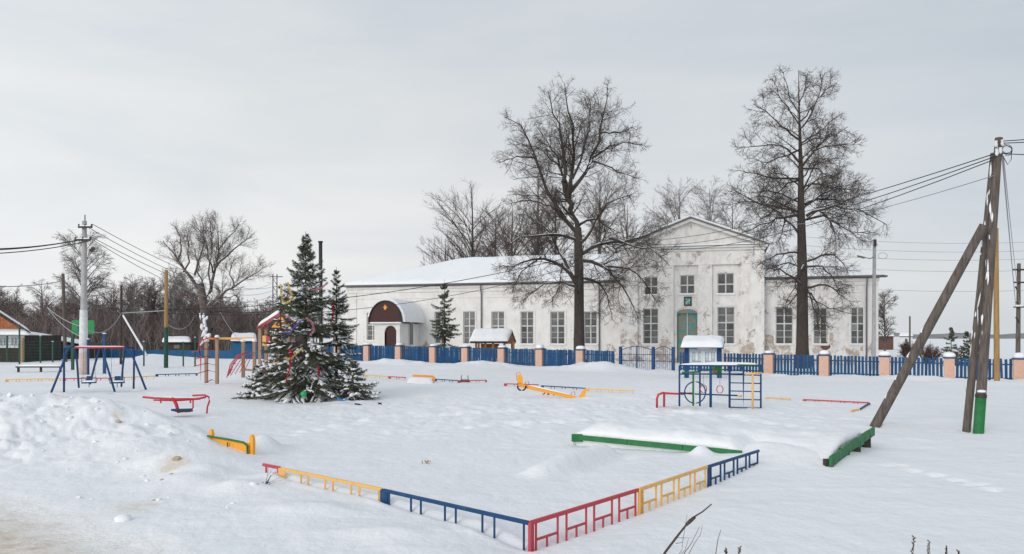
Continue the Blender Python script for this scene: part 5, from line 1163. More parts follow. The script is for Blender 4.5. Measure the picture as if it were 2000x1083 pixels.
# ------------------------------------------------------------------ climbing frame right
Yc = 23.2; t = thing('climbing_frame', gpt(1405, Yc), 'blue tube climbing frame with a ladder, a wheel and a yellow post', 'climbing frame')
q = lambda x, y, dy=0: P(x, y, Yc+dy)
def tb(name, pts, m='blue', r=.028, n=8): return MB().tube(pts, r, n).build(name, m, t, smooth=True)
tb('top_rail', [q(1327, 716), q(1330, 714), q(1440, 714.5), q(1449, 718), q(1452, 726), q(1452, 799)], r=.03); tb('top_rail', [q(1366, 713, 1.0), q(1485, 715, 1.0)])
tb('post', [q(1327, 715), q(1327, 794)]); tb('post', [q(1367, 715, .8), q(1367, 794, .8)]); tb('post', [q(1388, 715, -.1), q(1388, 796, -.1)], r=.04); tb('post', [q(1425, 716, .1), q(1425, 797, .1)], r=.034); tb('post', [q(1486, 712, .1), q(1486, 800, .1)], r=.028)
tb('cross_rail', [q(1327, 731), q(1452, 731)], r=.022); tb('cross_rail', [q(1357, 770), q(1440, 773)], r=.022); tb('cross_rail', [q(1327, 768), q(1340, 768)], r=.022)
for y in (732, 748, 764, 780, 796): tb('rung', [q(1425, y, .1), q(1486, y+1.5, .1)], r=.017)
tb('wheel', [q(1357.5+20.5*math.cos(i*math.pi/16), 767+21*math.sin(i*math.pi/16), -.05) for i in range(33)], r=.02)
tb('green_post', [q(1354, 728, -.05), q(1354, 793, -.05)], 'green', .03); tb('green_rail', [q(1332, 728, -.02), q(1366, 727, .0)], 'green', .025); tb('green_rail', [q(1378, 712, .5), q(1486, 714, .5)], 'green', .022)
tb('green_rail', [q(1370, 724, .8), q(1420, 722, 1.2)], 'green', .02)
tb('yellow_post', [q(1470, 731, -.3), q(1470, 799, -.3)], 'yellow', .032); tb('yellow_rail', [q(1456, 731, -.3), q(1488, 729, -.3)], 'yellow', .03); tb('yellow_cap', [q(1441, 774), q(1449, 774)], 'yellow', .03)
q2 = MB(); q2.poly([q(1395, 713, .6), q(1411, 713, .6), q(1407, 733, .6), q(1399, 733, .6)], d=(0, .25, 0)); q2.build('green_bucket', 'green', t); tb('red_bucket', [q(1392, 727, .5), q(1401, 727, .5)], 'brownwood', .06)
pillow('snow_cap', q(1329, 713, -.04), q(1442, 713.5, -.04), q(1442, 713.5, .06), q(1329, 713, .06), .05, t, nu=30, nv=4); pillow('snow_cap', q(1368, 711.6, .9), q(1480, 713.3, .9), q(1480, 713.3, 1.1), q(1368, 711.6, 1.1), .07, t, nu=30, nv=4)
for x, y0, y1, lb in ((1374, 732, 760, 'red gymnastic ring hanging beside the blue wheel'), (1406, 732, 761, 'red gymnastic ring hanging in the open bay of the climbing frame')):
    r_ = thing('gym_ring', q(x, y1), lb, 'gym ring', 'red rings of the climbing frame')
    MB().tube([q(x, y0), q(x, y1-8)], .006, 5).build('cord', 'metal', r_); MB().tube([q(x+6.2*math.cos(i*math.pi/10), y1+7.5*math.sin(i*math.pi/10)) for i in range(21)], .014, 6).build('ring', 'redm', r_, smooth=True)
# red tube bench beside it
q = lambda x, y, dy=0: P(x, y, 23.4+dy)
t = thing('bar_bench', gpt(1320, 23.4), 'red bent tube bench half buried left of the climbing frame', 'bench')
MB().tube([q(1283, 797), q(1283, 779), q(1286, 771), q(1294, 768), q(1352, 769)], .035, 8).build('frame', 'red', t, smooth=True); MB().tube([q(1297, 769, .3), q(1297, 795, .3)], .035, 8).build('leg', 'redm', t, smooth=True)
MB().poly([q(1297, 767, -.05), q(1336, 768, -.05), q(1336, 768, .3), q(1297, 767, .3)], d=(0, 0, -.06)).build('seat', 'red', t)
# ------------------------------------------------------------------ long orange seesaw
q = lambda x, y, dy=0: P(x, y, 27+dy)
t = thing('seesaw', gpt(1075, 27), 'long orange seesaw beam sloping down to the right, its left end raised', 'seesaw')
MB().bar(q(1012, 752), q(1125, 778), .10, .12).build('beam', 'orange', t, bevel=.01)
pillow('snow_cap', q(1030, 754, -.05), q(1115, 773.8, -.05), q(1115, 773.8, .05), q(1030, 754, .05), .06, t, nu=24, nv=4)
MB().poly([q(1010, 733), q(1017, 731), q(1021, 738), q(1021, 751), q(1012, 752)], d=(0, .05, 0)).build('backrest', 'orange', t); MB().tube([q(1010, 745, .05), q(1008, 729, .05), q(1015, 728, .05), q(1018, 734, .05)], .01, 5).build('back_handle', 'redm', t)
MB().poly([q(1142, 759), q(1147, 761), q(1141, 777), q(1133, 780), q(1128, 779)], d=(0, .06, 0)).build('backrest', 'orange', t)
MB().tube([q(1019+8*math.cos(i*math.pi/10), 756+7*math.sin(i*math.pi/10), -.1) for i in range(-1, 12)], .028, 8).build('tyre_bumper', 'black', t, smooth=True)
MB().tube([q(1010, 750), q(1022, 753)], .05, 6).build('seat', 'red', t); MB().tube([q(1061, 771, .2), q(1065, 767), q(1071, 764), q(1077, 767), q(1082, 772, .2)], .025, 6).build('support', 'redm', t); MB().tube([q(1071, 772), q(1071, 765)], .05, 6).build('pivot', 'red', t)
for x, y in ((1028, 751), (1118, 771)): MB().tube([q(x-3, y+4), q(x-2, y-4), q(x+4, y-6), q(x+5, y+1)], .012, 5).build('handle', 'redm', t)
# snow topped bench and spring rocker on the far side
q = lambda x, y, dy=0: P(x, y, 35+dy)
t = thing('bench', gpt(822, 35), 'bench with an orange back board under a thick white snow pad', 'bench')
MB().bar(q(796, 750), q(846, 752), .45, .07).build('seat', 'brownwood', t); MB().bar(q(806, 734, .3), q(846, 736, .3), .04, .10).build('backrest', 'orange', t)
MB().poly([q(844, 734, .25), q(850, 737, .25), q(849, 746, .25), q(844, 751, .25)], d=(0, .06, 0)).build('end_board', 'orange', t); pillow('snow_cap', q(795, 749, -.35), q(847, 751, -.35), q(847, 748, .22), q(795, 746, .22), .26, t, amp=.15, pw=4)
q = lambda x, y, dy=0: P(x, y, 35.5+dy)
t = thing('spring_rocker', gpt(907, 35.5), 'small green and dark spring rocker with two upright handles', 'spring rocker')
MB().poly([q(899, 742), q(916, 742), q(918, 752), q(899, 752)], d=(0, .2, 0)).build('seat_box', 'dgreen', t); MB().poly([q(907, 748, -.03), q(917, 747, -.03), q(916, 755, -.03), q(903, 756, -.03)], d=(0, .2, 0)).build('panel', 'green', t)
for x in (901, 914): MB().tube([q(x, 743), q(x, 734), q(x+4, 734)], .02, 6).build('handle', 'darkmetal', t)
# bench far left
q = lambda x, y, dy=0: P(x, y, 42+dy)
t = thing('plank_bench', gpt(76, 42), 'dark plank bench on short legs left of the swing frame', 'bench')
MB().bar(q(34, 717), q(120, 717), .35, .07).build('seat', 'darkwood', t)
for x in (36, 80, 118): MB().bar(q(x, 718), q(x, 732), .09).build('leg', 'darkwood', t)
pillow('snow_cap', q(34, 716, -.17), q(120, 716, -.17), q(120, 716, .17), q(34, 716, .17), .09, t, nu=24)

# ------------------------------------------------------------------ red arc climber and tan posts
Yr = 34.0; q = lambda x, y, dy=0: P(x, y, Yr+dy)
t = thing('arc_climber', gpt(450, Yr), 'timber post climber with red arched rungs left of the big spruce', 'climbing frame')
for x, y0, y1, dy in ((403, 668, 748, .6), (424, 660, 750, -.3), (475, 668, 738, .8), (497, 668, 745, -.2)):
    MB().bar(q(x, y0, dy), q(x, y1, dy), .13).build('post', 'tan', t, bevel=.01); z = q(x, y0, dy); dome_ = MB(); dome_.v = []; dome(dome_, .10, .12, 0); dome_.v = [(vx+z.x, vy+z.y, vz+z.z) for vx, vy, vz in dome_.v]; dome_.build('post_snow', 'snowcap', t, smooth=True)
MB().tube([q(428, 661, -.3), q(497, 660, -.2)], .03, 6).build('top_bar', 'yellow', t); MB().tube([q(403, 662, .6), q(475, 663, .8)], .03, 6).build('top_bar', 'yellow', t); MB().bar(q(475, 722, .8), q(497, 724, -.2), .08).build('lower_bar', 'tan', t)
for dy in (-.5, .4): MB().tube([q(390+x, y, dy) for x, y in ((35, 661), (18, 660), (4, 665), (-2, 676), (2, 700), (2, 748))], .028, 6).build('arch', 'red', t, smooth=True)
for (x, y) in ((376, 688), (380, 702), (378, 716), (385, 730), (400, 748)): MB().tube([q(x, y, -.5), q((x+428)/2, y-6, 0), q(424, y-2, -.3)], .02, 6).build('rung', 'redm', t, smooth=True)
for k in range(3): MB().tube([q(443+(0 if k < 1 else k*3), 738-k*4, -.5+k*.5), q(450+k*3, 712, -.5+k*.5), q(463+k*3, 695, -.5+k*.5), q(482, 688, -.5+k*.5), q(497, 690, -.5+k*.5)], .022, 6).build('arch', 'redm', t, smooth=True)
for i in range(5):
    a = .35+i*.26; x = 497-52*math.cos(a); y = 740-50*math.sin(a); MB().tube([q(x, y, -.5), q(x+6, y-1, .5)], .018, 6).build('rung', 'redm', t)
for i in range(4): MB().tube([q(450+i*9, 734-i*3, -.3), q(470+i*7, 703-i*2, .3)], .016, 5).build('net_bar', 'redm', t)
# playhouse tower behind the spruce
Yp = 32.5; q = lambda x, y, dy=0: P(x, y, Yp+dy)
t = thing('play_tower', gpt(540, Yp), 'timber play tower with a snowy red edged roof, half hidden by the big spruce', 'play tower')
for x, dy in ((508, -.7), (563, -.7), (520, .8), (572, .8)): MB().bar(q(x, 632, dy), q(x, 745, dy), .12).build('post', 'tan', t)
ap0, ap1 = q(548, 612, -1.0), q(556, 611, 1.0)
MB().poly([q(502, 641, -1.0), ap0, ap1, q(512, 640, 1.0)], d=(0, 0, .06)).build('roof', 'red', t); MB().poly([ap0, q(590, 641, -1.0), q(598, 640, 1.0), ap1], d=(0, 0, .06)).build('roof', 'red', t)
pillow('roof_snow', q(503, 638, -1.0), q(546, 610.5, -1.0), q(556, 609, 1.0), q(513, 638, 1.0), .16, t, pw=8); pillow('roof_snow', q(590, 638, -1.0), q(598, 638, 1.0), q(557, 609, 1.0), q(549, 611, -1.0), .16, t, pw=8)
g_ = MB().poly([q(530, 640, -.96), q(548, 618, -.96), q(572, 640, -.96)], d=(0, .05, 0)).build('gable', 'orange', t); MB().poly([q(541, 637, -.98), q(548, 624, -.98), q(556, 637, -.98)], d=(0, .015, 0)).build('gable_star', 'red', g_)
for x, c_ in ((516, 'yellow'), (524, 'redm'), (548, 'orange'), (556, 'blue2'), (535, 'orange')): MB().bar(q(x, 656, -.75), q(x, 676, -.75), .14, .03).build('panel', c_, t)
MB().poly([q(497, 722, -.8), q(532, 720, -.8), q(540, 722, .8), q(507, 724, .8)], d=(0, 0, -.12)).build('deck', 'red', t); MB().bar(q(508, 705, -.7), q(563, 705, -.7), .08).build('rail', 'tan', t)
for x, c_ in ((540, 'orange'), (548, 'yellow'), (563, 'orange'), (556, 'blue2')): MB().bar(q(x, 690, -.72), q(x, 716, -.72), .13, .03).build('baluster', c_, t)

# ------------------------------------------------------------------ notice board with a snowy roof
Yn = 41.0; q = lambda x, y, dy=0: P(x, y, Yn+dy)
t = thing('notice_board', gpt(1371, Yn), 'white notice board on blue posts under a thick slab of snow', 'notice board')
for x in (1341, 1405): MB().bar(q(x, 680), q(x, 740 if x < 1400 else 740), .22, .16).build('post', 'blue', t)
MB().poly([q(1347, 682), q(1400, 682), q(1400, 712), q(1347, 712)], d=(0, .14, 0)).build('cabinet', 'white', t)
for x0, x1 in ((1350, 1370), (1376, 1397)):
    f_ = MB(); 
    for (xa, ya, xb, yb) in ((x0, 686, x1, 686), (x0, 709, x1, 709), (x0, 686, x0, 709), (x1, 686, x1, 709)): f_.bar(q(xa, ya, -.03), q(xb, yb, -.03), .045)
    fo = f_.build('display_window', 'white', t); MB().poly([q(x0, 686, -.006), q(x1, 686, -.006), q(x1, 709, -.006), q(x0, 709, -.006)]).build('glass', 'glasspale', fo)
    for i in range(3): px = x0+2+i*6; MB().poly([q(px, 689, -.014), q(px+5, 689, -.014), q(px+5, 705, -.014), q(px, 705, -.014)]).build('notice_sheet', 'paper' if i % 2 == 0 else 'white', fo)
MB().poly([q(1329, 681, -.55), q(1412, 681, -.55), q(1416, 668, .65), q(1333, 668, .65)], d=(0, 0, .05)).build('roof', 'blue', t); pillow('roof_snow', q(1329, 679, -.6), q(1412, 679, -.6), q(1415, 664, .65), q(1334, 664, .65), .30, t, amp=.16, pw=9, nu=40, nv=16)
MB().poly([q(1408, 681, -.5), q(1415, 669, .6), q(1413, 682, .6)], d=(-.05, 0, 0)).build('gable_board', 'blue', t)
# wooden well house behind the fence
Yk = 58.0; q = lambda x, y, dy=0: P(x, y, Yk+dy)
t = thing('wooden_kiosk', gpt(960, Yk), 'small timber shelter with a brown gable and a deep snow roof behind the fence', 'shelter')
for x, dy in ((930, -1), (948, -1), (963, -1), (985, -1), (1003, -1), (935, 1), (1000, 1)): MB().bar(q(x, 668, dy), q(x, 700, dy), .16).build('post', 'brownwood', t)
MB().poly([q(918, 671, -1.2), q(990, 671, -1.2), q(1000, 648, .0), q(926, 648, .0)], d=(0, 0, .08)).build('roof', 'darkwood', t); MB().poly([q(926, 648, .0), q(1000, 648, 0), q(1008, 670, 1.3), q(934, 670, 1.3)], d=(0, 0, .08)).build('roof', 'darkwood', t)
pillow('roof_snow', q(916, 667, -1.25), q(992, 667, -1.25), q(1001, 646, .1), q(925, 646, .1), .26, t, amp=.16, pw=9, nu=40, nv=16); pillow('roof_snow', q(925, 646, .1), q(1001, 646, .1), q(1009, 668, 1.3), q(934, 668, 1.3), .2, t, amp=.06, pw=12, nu=24)
MB().poly([q(987, 672, -1.1), q(999, 649, .0), q(1007, 672, 1.2)], d=(-.08, 0, 0)).build('gable', 'brownwood', t)
MB().bar(q(930, 682, -1.05), q(985, 682, -1.05), .10).build('rail', 'brownwood', t); MB().poly([q(940, 672, -.6), q(975, 672, -.6), q(975, 700, -.6), q(940, 700, -.6)], d=(0, .1, 0)).build('back_boards', 'logwood', t)

# ------------------------------------------------------------------ houses at the left edge
q = lambda x, y, dy=0: P(x, y, 58+dy)
t = thing('house', gpt(-10, 58), 'log house with an orange plank gable and white veranda at the left edge', 'house')
MB().poly([q(-130, 655), q(44, 655), q(44, 712), q(-130, 712)], d=(0, 5, 0)).build('wall', 'greyboard', t)
MB().poly([q(-130, 656, -.06), q(47, 656, -.06), q(47, 680, -.06), q(-130, 680, -.06)], d=(0, .05, 0)).build('veranda_wall', 'whitewash', t)
nb_ = 26
for i in range(nb_):
    xa = -125+i*(172/nb_); xb = xa+172/nb_-.35; tp_ = lambda x: 648-(648-590)*max(0, 1-abs(x+42)/92); MB().poly([q(xa, 650, .05), q(xb, 650, .05), q(xb, tp_(xb)+1, .05), q(xa, tp_(xa)+1, .05)], d=(0, .06, 0)).build('gable_plank', 'logwood', t)
pk0, pk1 = q(-42, 586, -.6), q(-42, 586, 7)
MB().poly([pk0, q(60, 652, -.6), q(60, 652, 7), pk1], d=(0, 0, .10)).build('roof', 'darkwood', t); MB().poly([pk0, q(-144, 652, -.6), q(-144, 652, 7), pk1], d=(0, 0, .10)).build('roof', 'darkwood', t)
pillow('roof_snow', pk0+Vector((0, 0, .11)), q(60, 649, -.65), q(60, 649, 7), pk1+Vector((0, 0, .11)), .16, t, pw=14, amp=.05); pillow('roof_snow', q(-144, 649, -.65), pk0+Vector((0, 0, .11)), pk1+Vector((0, 0, .11)), q(-144, 649, 7), .16, t, pw=14, amp=.05)
MB().poly([q(-130, 655, -1.1), q(57, 655, -1.1), q(57, 648, .05), q(-130, 648, .05)], d=(0, 0, .05)).build('veranda_roof', 'whitewash', t); pillow('veranda_snow', q(-130, 653.5, -1.1), q(57, 653.5, -1.1), q(57, 646, .0), q(-130, 646, .0), .16, t, pw=14, nu=24, amp=.05)
MB().bar(q(43, 660, -.9), q(43, 708, -.9), .22).build('corner_post', 'tan', t)
for x0 in (0, 22):
    f_ = MB()
    for (xa, ya, xb, yb) in ((x0, 660, x0+14, 660), (x0, 676, x0+14, 676), (x0, 660, x0, 676), (x0+14, 660, x0+14, 676), (x0+7, 660, x0+7, 676)): f_.bar(q(xa, ya, -.10), q(xb, yb, -.10), .07)
    fo = f_.build('window', 'frame', t); MB().poly([q(x0, 660, -.075), q(x0+14, 660, -.075), q(x0+14, 676, -.075), q(x0, 676, -.075)]).build('pane', 'glasspale', fo)
q = lambda x, y, dy=0: P(x, y, 66+dy)
t = thing('barn', gpt(100, 66), 'low dark plank barn with a sloping snow edged roof beside the left-hand house', 'barn')
nb_ = 26
for i in range(nb_):
    xa = 50+i*(106/nb_); xb = xa+106/nb_-.3; z = lambda x: 658+(x-50)*.16; MB().poly([q(xa, z(xa), 0), q(xb, z(xb), 0), q(xb, 708, 0), q(xa, 708, 0)], d=(0, .06, 0)).build('plank', 'greyboard', t)
MB().poly([q(50, 658, .1), q(156, 675, .1), q(156, 708, .1), q(50, 708, .1)], d=(0, 5, 0)).build('wall', 'greyboard', t)
MB().poly([q(44, 656, -.5), q(162, 675, -.5), q(162, 671, 6), q(44, 652, 6)], d=(0, 0, .08)).build('roof', 'darkwood', t); pillow('roof_snow', q(44, 654, -.55), q(162, 673, -.55), q(162, 668, 6), q(44, 649, 6), .2, t, pw=16, nu=24, amp=.1)
# distant sheds: behind the blue sheet fence and right of the building
def shed(px0, px1, ytop, ywall, Y, m, label, roofm='snowcap', name='shed'):
    q = lambda x, y, dy=0: P(x, y, Y+dy); t = thing(name, gpt((px0+px1)/2, Y), label, 'shed', 'small sheds on the horizon')
    MB().poly([q(px0, ywall), q(px1, ywall), q(px1, 690), q(px0, 690)], d=(0, 4, 0)).build('wall', m, t); MB().poly([q(px0-2, ywall, -.4), q(px1+2, ywall, -.4), q(px1, ytop, 2), q(px0, ytop, 2)], d=(0, 0, .08)).build('roof', 'darkwood', t)
    pillow('roof_snow', q(px0-2, ywall-1, -.4), q(px1+2, ywall-1, -.4), q(px1, ytop-1, 2), q(px0, ytop-1, 2), .3, t, pw=10); MB().poly([q(px0-2, ywall, 4.2), q(px1+2, ywall, 4.2), q(px1, ytop, 2), q(px0, ytop, 2)], d=(0, 0, .08)).build('roof', 'darkwood', t)
    w_ = (px1-px0); x_ = px0+w_*.4; MB().poly([q(x_, ywall+4, -.02), q(x_+w_*.2, ywall+4, -.02), q(x_+w_*.2, ywall+11, -.02), q(x_, ywall+11, -.02)], d=(0, .03, 0)).build('window', 'glass', t)
shed(452, 500, 655, 668, 82, 'sheet_blue', 'small teal shed under a rounded snow roof behind the red climber')
shed(318, 372, 662, 670, 88, 'darkwood', 'low dark shed under snow behind the peeled timber pole')
shed(1719, 1745, 650, 658, 120, 'brick', 'small red brick shed just beyond the right end of the building')
shed(1758, 1782, 652, 658, 220, 'whitewash', 'faint pale hut on the horizon right of the brick shed')
# small dark bushes beyond the fence at right
def bush(px, ytop, Y, wpx, seed, label, m, group, n=34, name='bush'):
    g = gpt(px, Y); H = CAMZ-(ytop-HY)*Y/F-g.z; Wd = wpx/F*Y/2; rng = np.random.default_rng(seed); t = thing(name, g, label, 'bush', group)
    an = rng.random(n)*6.28; rr_ = rng.random(n)**.5*Wd; hh = H*(1-.45*(rr_/Wd)**2)*rng.uniform(.7, 1.05, n); st = np.array(g)+np.stack([np.cos(an)*rr_*.3, np.sin(an)*rr_*.3, -.1+0*an], -1)
    en = np.array(g)+np.stack([np.cos(an)*rr_, np.sin(an)*rr_, hh], -1); Pn = np.stack([st+(en-st)*s+np.array([0, 0, .1*H])*math.sin(s*3.1) for s in np.linspace(0, 1, 5)], 1); Rn = np.repeat(np.linspace(.03, .012, 5)[None], n, 0)
    a = kids(rng, Pn, Rn, 9, .6, .45, 4, .014, up=.08, wob=.15, t0=.05, minlen=.3); b = kids(rng, a[0], a[1], 7, .6, .6, 3, .010, up=.05, wob=.15, t0=.05, minlen=.2)
    V, Fq = batch_tubes(Pn, Rn, 4); npmesh('stems', V, [Fq], m, t, kind='stuff'); V, Fq = join([batch_tubes(*a, 3), batch_tubes(*b, 3)]); npmesh('twigs', V, [Fq], m, t, kind='stuff')
M['bushbrown'] = mat('red_brown_bush', (.16, .10, .085), .9, (.10, .06, .05), 3)
bush(1812, 672, 66, 50, 61, 'low brown scrub beyond the fence left of the dark bushes', 'bushbrown', 'scrub beyond the fence at right'); bush(1902, 668, 70, 40, 62, 'low brown scrub beyond the fence behind the leaning pole', 'bushbrown', 'scrub beyond the fence at right'); bush(1775, 668, 75, 40, 63, 'low brown scrub beyond the fence by the short far pole', 'bushbrown', 'scrub beyond the fence at right')
for px, ys, sd_, lb in ((1858, 640, 51, 'dark evergreen bush beyond the fence, left of the timber prop poles'), (1888, 648, 52, 'dark evergreen bush beyond the fence, just behind the leaning pole')):
    g = gpt(px, 62); b_ = thing('bush', g, lb, 'bush', 'dark bushes beyond the fence'); spruce(b_, g, CAMZ-(ys-HY)*62/F-g.z, 1.45, sd_, nbr=60, needle=.13, nw=.03, per=9, snow=.4, snowsize=1.4, full=.8)

# ------------------------------------------------------------------ poles
def pole(px0, y0, px1, y1, Y, r0, r1, m, label, name='timber_pole', dy=0, cat='pole', group=None):
    a = P(px0, y0, Y); b = P(px1, y1, Y+dy); g = Vector((a.x, a.y, tz(a.x, a.y))); t = thing(name, g, label, cat, group); ex = (a-b).normalized()*.6
    MB().tube([a+ex, a, a.lerp(b, .33), a.lerp(b, .66), b], [r0*1.02, r0, r0+(r1-r0)*.33, r0+(r1-r0)*.66, r1], 12).build('shaft', m, t, smooth=True); return t
YR = 17.3
t = pole(1911, 845, 1951, 270, YR, .108, .080, 'oldwood', 'big weathered leaning power pole with a green painted foot at right', 'power_pole', dy=.3, cat='power pole')
a = P(1911, 845, YR); b = P(1951, 270, YR+.3)
q = MB(); p_ = a.lerp(b, .0); q_ = a.lerp(b, .115); q.tube([p_+(p_-q_)*.5, p_, q_], .111, 14); q.build('green_foot', 'green', t, smooth=True); q = MB(); p_ = a.lerp(b, .116); q_ = a.lerp(b, .128); q.tube([p_, q_], .119, 14); q.build('band', 'darkmetal', t)
rgc = np.random.default_rng(6)
def cling(t, a, b, off, n, s0, s1, w_):
    s = rgc.uniform(s0, s1, n); C_ = np.array([tuple(a.lerp(b, float(k))+Vector((off+rgc.normal()*.012, -.04+rgc.normal()*.03, 0))) for k in s])
    V, Fq = blobs(rgc, C_, np.tile(np.array(tuple((b-a).normalized())), (n, 1))+rgc.normal(size=(n, 3))*.06, rgc.uniform(.03, .26, n), rgc.uniform(.008, .03, n)*w_, rgc.uniform(.015, .03, n)*w_)
    npmesh('clinging_snow', V, [Fq], 'snowcap', t, smooth=True, kind='stuff')
cling(t, a, b, -.085, 11, .3, .97, .8)
v = a.lerp(b, .135); q = MB(); dome(q, .085, .06, 0); q.v = [(x+v.x-.03, y+v.y-.06, z+v.z) for x, y, z in q.v]; q.build('snow_clump', 'snowcap', t, smooth=True)
mbi = MB(); tops = [(1944, 283), (1957, 281), (1946, 300), (1953, 296)]
for i, (x, y) in enumerate(tops): v = P(x, y, YR+.2); s_ = MB(); s_.tube([v+Vector((0, -.02, -.06)), v+Vector((0, -.02, 0)), v+Vector((0, -.02, .03)), v+Vector((0, -.02, .08))], [.02, .045, .03, .04], 8); s_.build('insulator', 'white', t, smooth=True); s_ = MB(); s_.bar(v+Vector((0, 0, -.06)), a.lerp(b, .965), .02); s_.build('hook', 'darkmetal', t)
s_ = MB(); s_.tube([P(1967+10*math.cos(i*.5), 290+9*math.sin(i*.5)+i*.2, YR+.2) for i in range(30)], .008, 5); s_.build('cable_coil', 'wire', t); s_ = MB(); s_.tube([P(1956, 300, YR), P(1968, 322, YR), P(1975, 312, YR), P(1976, 290, YR), P(1962, 282, YR)], .008, 5); s_.build('cable_loop', 'wire', t)
t = pole(1889, 828, 1941, 300, YR+.35, .085, .07, 'oldwood', 'thinner splintered timber lashed behind the big leaning power pole', 'timber_splint', dy=.1)
cling(t, P(1889, 828, YR+.35), P(1941, 300, YR+.45), -.07, 14, .2, .98, .7)
t = pole(1717, 818, 1922, 440, 18.6, .115, .095, 'oldwood', 'slanting grey timber prop leaning against the big power pole', 'timber_prop', dy=-1.2)
for s in (.1, .2, .32, .45): v = P(1717, 818, 18.6).lerp(P(1922, 440, 17.4), s); q = MB(); q.tube([v+Vector((-.085, 0, .045)), v+Vector((.0, 0, .2))], [.04, .02], 6); q.build('clinging_snow', 'snowcap', t, smooth=True)
t = pole(1947, 745, 1945, 446, 36, .125, .105, 'ochre', 'straight ochre timber pole standing behind the big leaning power pole', dy=0); s_ = MB(); s_.box(P(1946, 725, 35.8), (.3, .2, .03)) if False else None
t = pole(1988, 712, 1990, 515, 52, .15, .11, 'oldwood', 'dark power pole with crossarms at the right edge beyond the fence', 'power_pole', cat='power pole')
for x0, x1, y in ((1978, 2003, 527), (1980, 2004, 552)): MB().bar(P(x0, y, 51.8), P(x1, y, 51.8), .10).build('crossarm', 'darkwood', t)
for x, y in ((1983, 560), (1985, 590), (1984, 620)): MB().tube([P(x, y, 51.8), P(x+6, y+10, 51.8)], .05, 6).build('bracket', 'darkmetal', t)
pillow('snow_cap', P(1980, 599, 51.7), P(1999, 599, 51.7), P(1999, 599, 52.2), P(1980, 599, 52.2), .12, t); MB().bar(P(1980, 600, 51.8), P(1999, 600, 51.8), .10).build('crossarm', 'darkwood', t)
t = pole(1706, 730, 1708, 468, 54, .14, .11, 'concrete', 'slim grey lamp pole in front of the right end of the building', 'lamp_pole', cat='lamp pole')
MB().tube([P(1708, 500, 54), P(1700, 506, 54), P(1688, 503, 54)], .03, 6).build('lamp_arm', 'metal', t); MB().poly([P(1676, 499, 53.9), P(1689, 502, 53.9), P(1690, 505, 53.9), P(1678, 502, 53.9)], d=(0, .25, 0)).build('lamp_head', 'metal', t); MB().box(P(1709, 475, 53.9), (.12, .2, .5)).build('bracket', 'darkmetal', t)
MB().tube([P(1724+9*math.cos(i*.42), 500+6*math.sin(i*.42), 53.9) for i in range(16)], .012, 4).build('cable_loop', 'wire', t)
t = pole(1777, 700, 1777, 618, 120, .14, .12, 'oldwood', 'short far pole on the snowfield right of the building')
# concrete pole left
t = pole(163, 742, 165, 432, 40, .20, .11, 'concrete', 'tall grey concrete power pole with a whitewashed foot and crossarms behind the swings', 'power_pole', cat='power pole')
q = lambda x, y, dy=0: P(x, y, 40+dy)
MB().tube([q(163, 700, -.02), q(163.3, 606, -.02)], [.215, .185], 14).build('whitewashed_foot', 'whitewash', t, smooth=True) ; MB().tube([q(163, 745, -.03), q(163, 690, -.03)], [.222, .218], 14).build('pink_foot', 'pinkfoot', t, smooth=True)
MB().tube([q(166, 434), q(166, 420)], .025, 6).build('spike', 'darkmetal', t)
for x0, x1, y, yy in ((153, 180, 444, 441), (147, 177, 469, 466)):
    MB().bar(q(x0, y, -.2), q(x1, y, -.2), .09).build('crossarm', 'darkmetal', t)
    for x in (x0+1, (x0+x1)/2, x1-1): MB().tube([q(x, y-1, -.2), q(x, y-6, -.2)], [.05, .035], 8).build('insulator', 'darkmetal', t, smooth=True)
    pillow('snow_cap', q(x0, y-1.8, -.24), q(x1, y-1.8, -.24), q(x1, y-1.8, -.16), q(x0, y-1.8, -.16), .05, t)
MB().bar(q(176, 491, -.2), q(184, 484, -.2), .10, .14).build('lamp_head', 'darkmetal', t)
pole(324, 716, 325, 528, 48, .12, .10, 'ochre', 'peeled orange-brown timber pole left of the fan-crowned tree', group='timber poles at left')
t = pole(324.2, 722, 324.6, 640, 47.9, .13, .12, 'dgreen', 'green painted sleeve post round the foot of the peeled timber pole', 'post_sleeve')
pole(236, 720, 237, 558, 52, .085, .07, 'darkwood', 'thin brown timber pole between the swing frame and the peeled pole', group='timber poles at left'); pole(128, 712, 123, 535, 54, .12, .10, 'oldwood', 'mossy grey timber pole left of the concrete pole', group='timber poles at left')
t = pole(279, 682, 240, 616, 56, .075, .06, 'snowcap', 'snow coated slanting guy strut behind the swing frame', 'pole_strut'); t = pole(627, 700, 626, 474, 62, .16, .15, 'darkmetal', 'black stovepipe chimney rising behind the big spruce', 'chimney_pipe', cat='chimney')
MB().tube([P(626, 474, 62), P(626, 471.5, 62)], .20, 12).build('rim', 'darkmetal', t)
# lattice mast left of the spruce
t = thing('lattice_mast', gpt(537, 120), 'small dark lattice mast just left of the big spruce top', 'mast')
q = lambda x, y, dy=0: P(x, y, 120+dy)
for x, dy in ((533, 0), (541, 0), (533, 1), (541, 1)): MB().bar(q(x, 680, dy), q(x, 536, dy), .12).build('leg', 'darkmetal', t)
for i in range(9): y = 545+i*15; q_ = MB(); q_.bar(q(533, y), q(541, y+12), .07); q_.bar(q(533, y), q(541, y), .07); q_.build('brace', 'darkmetal', t)
MB().bar(q(526, 541), q(552, 541), .12).build('crossarm', 'darkmetal', t)
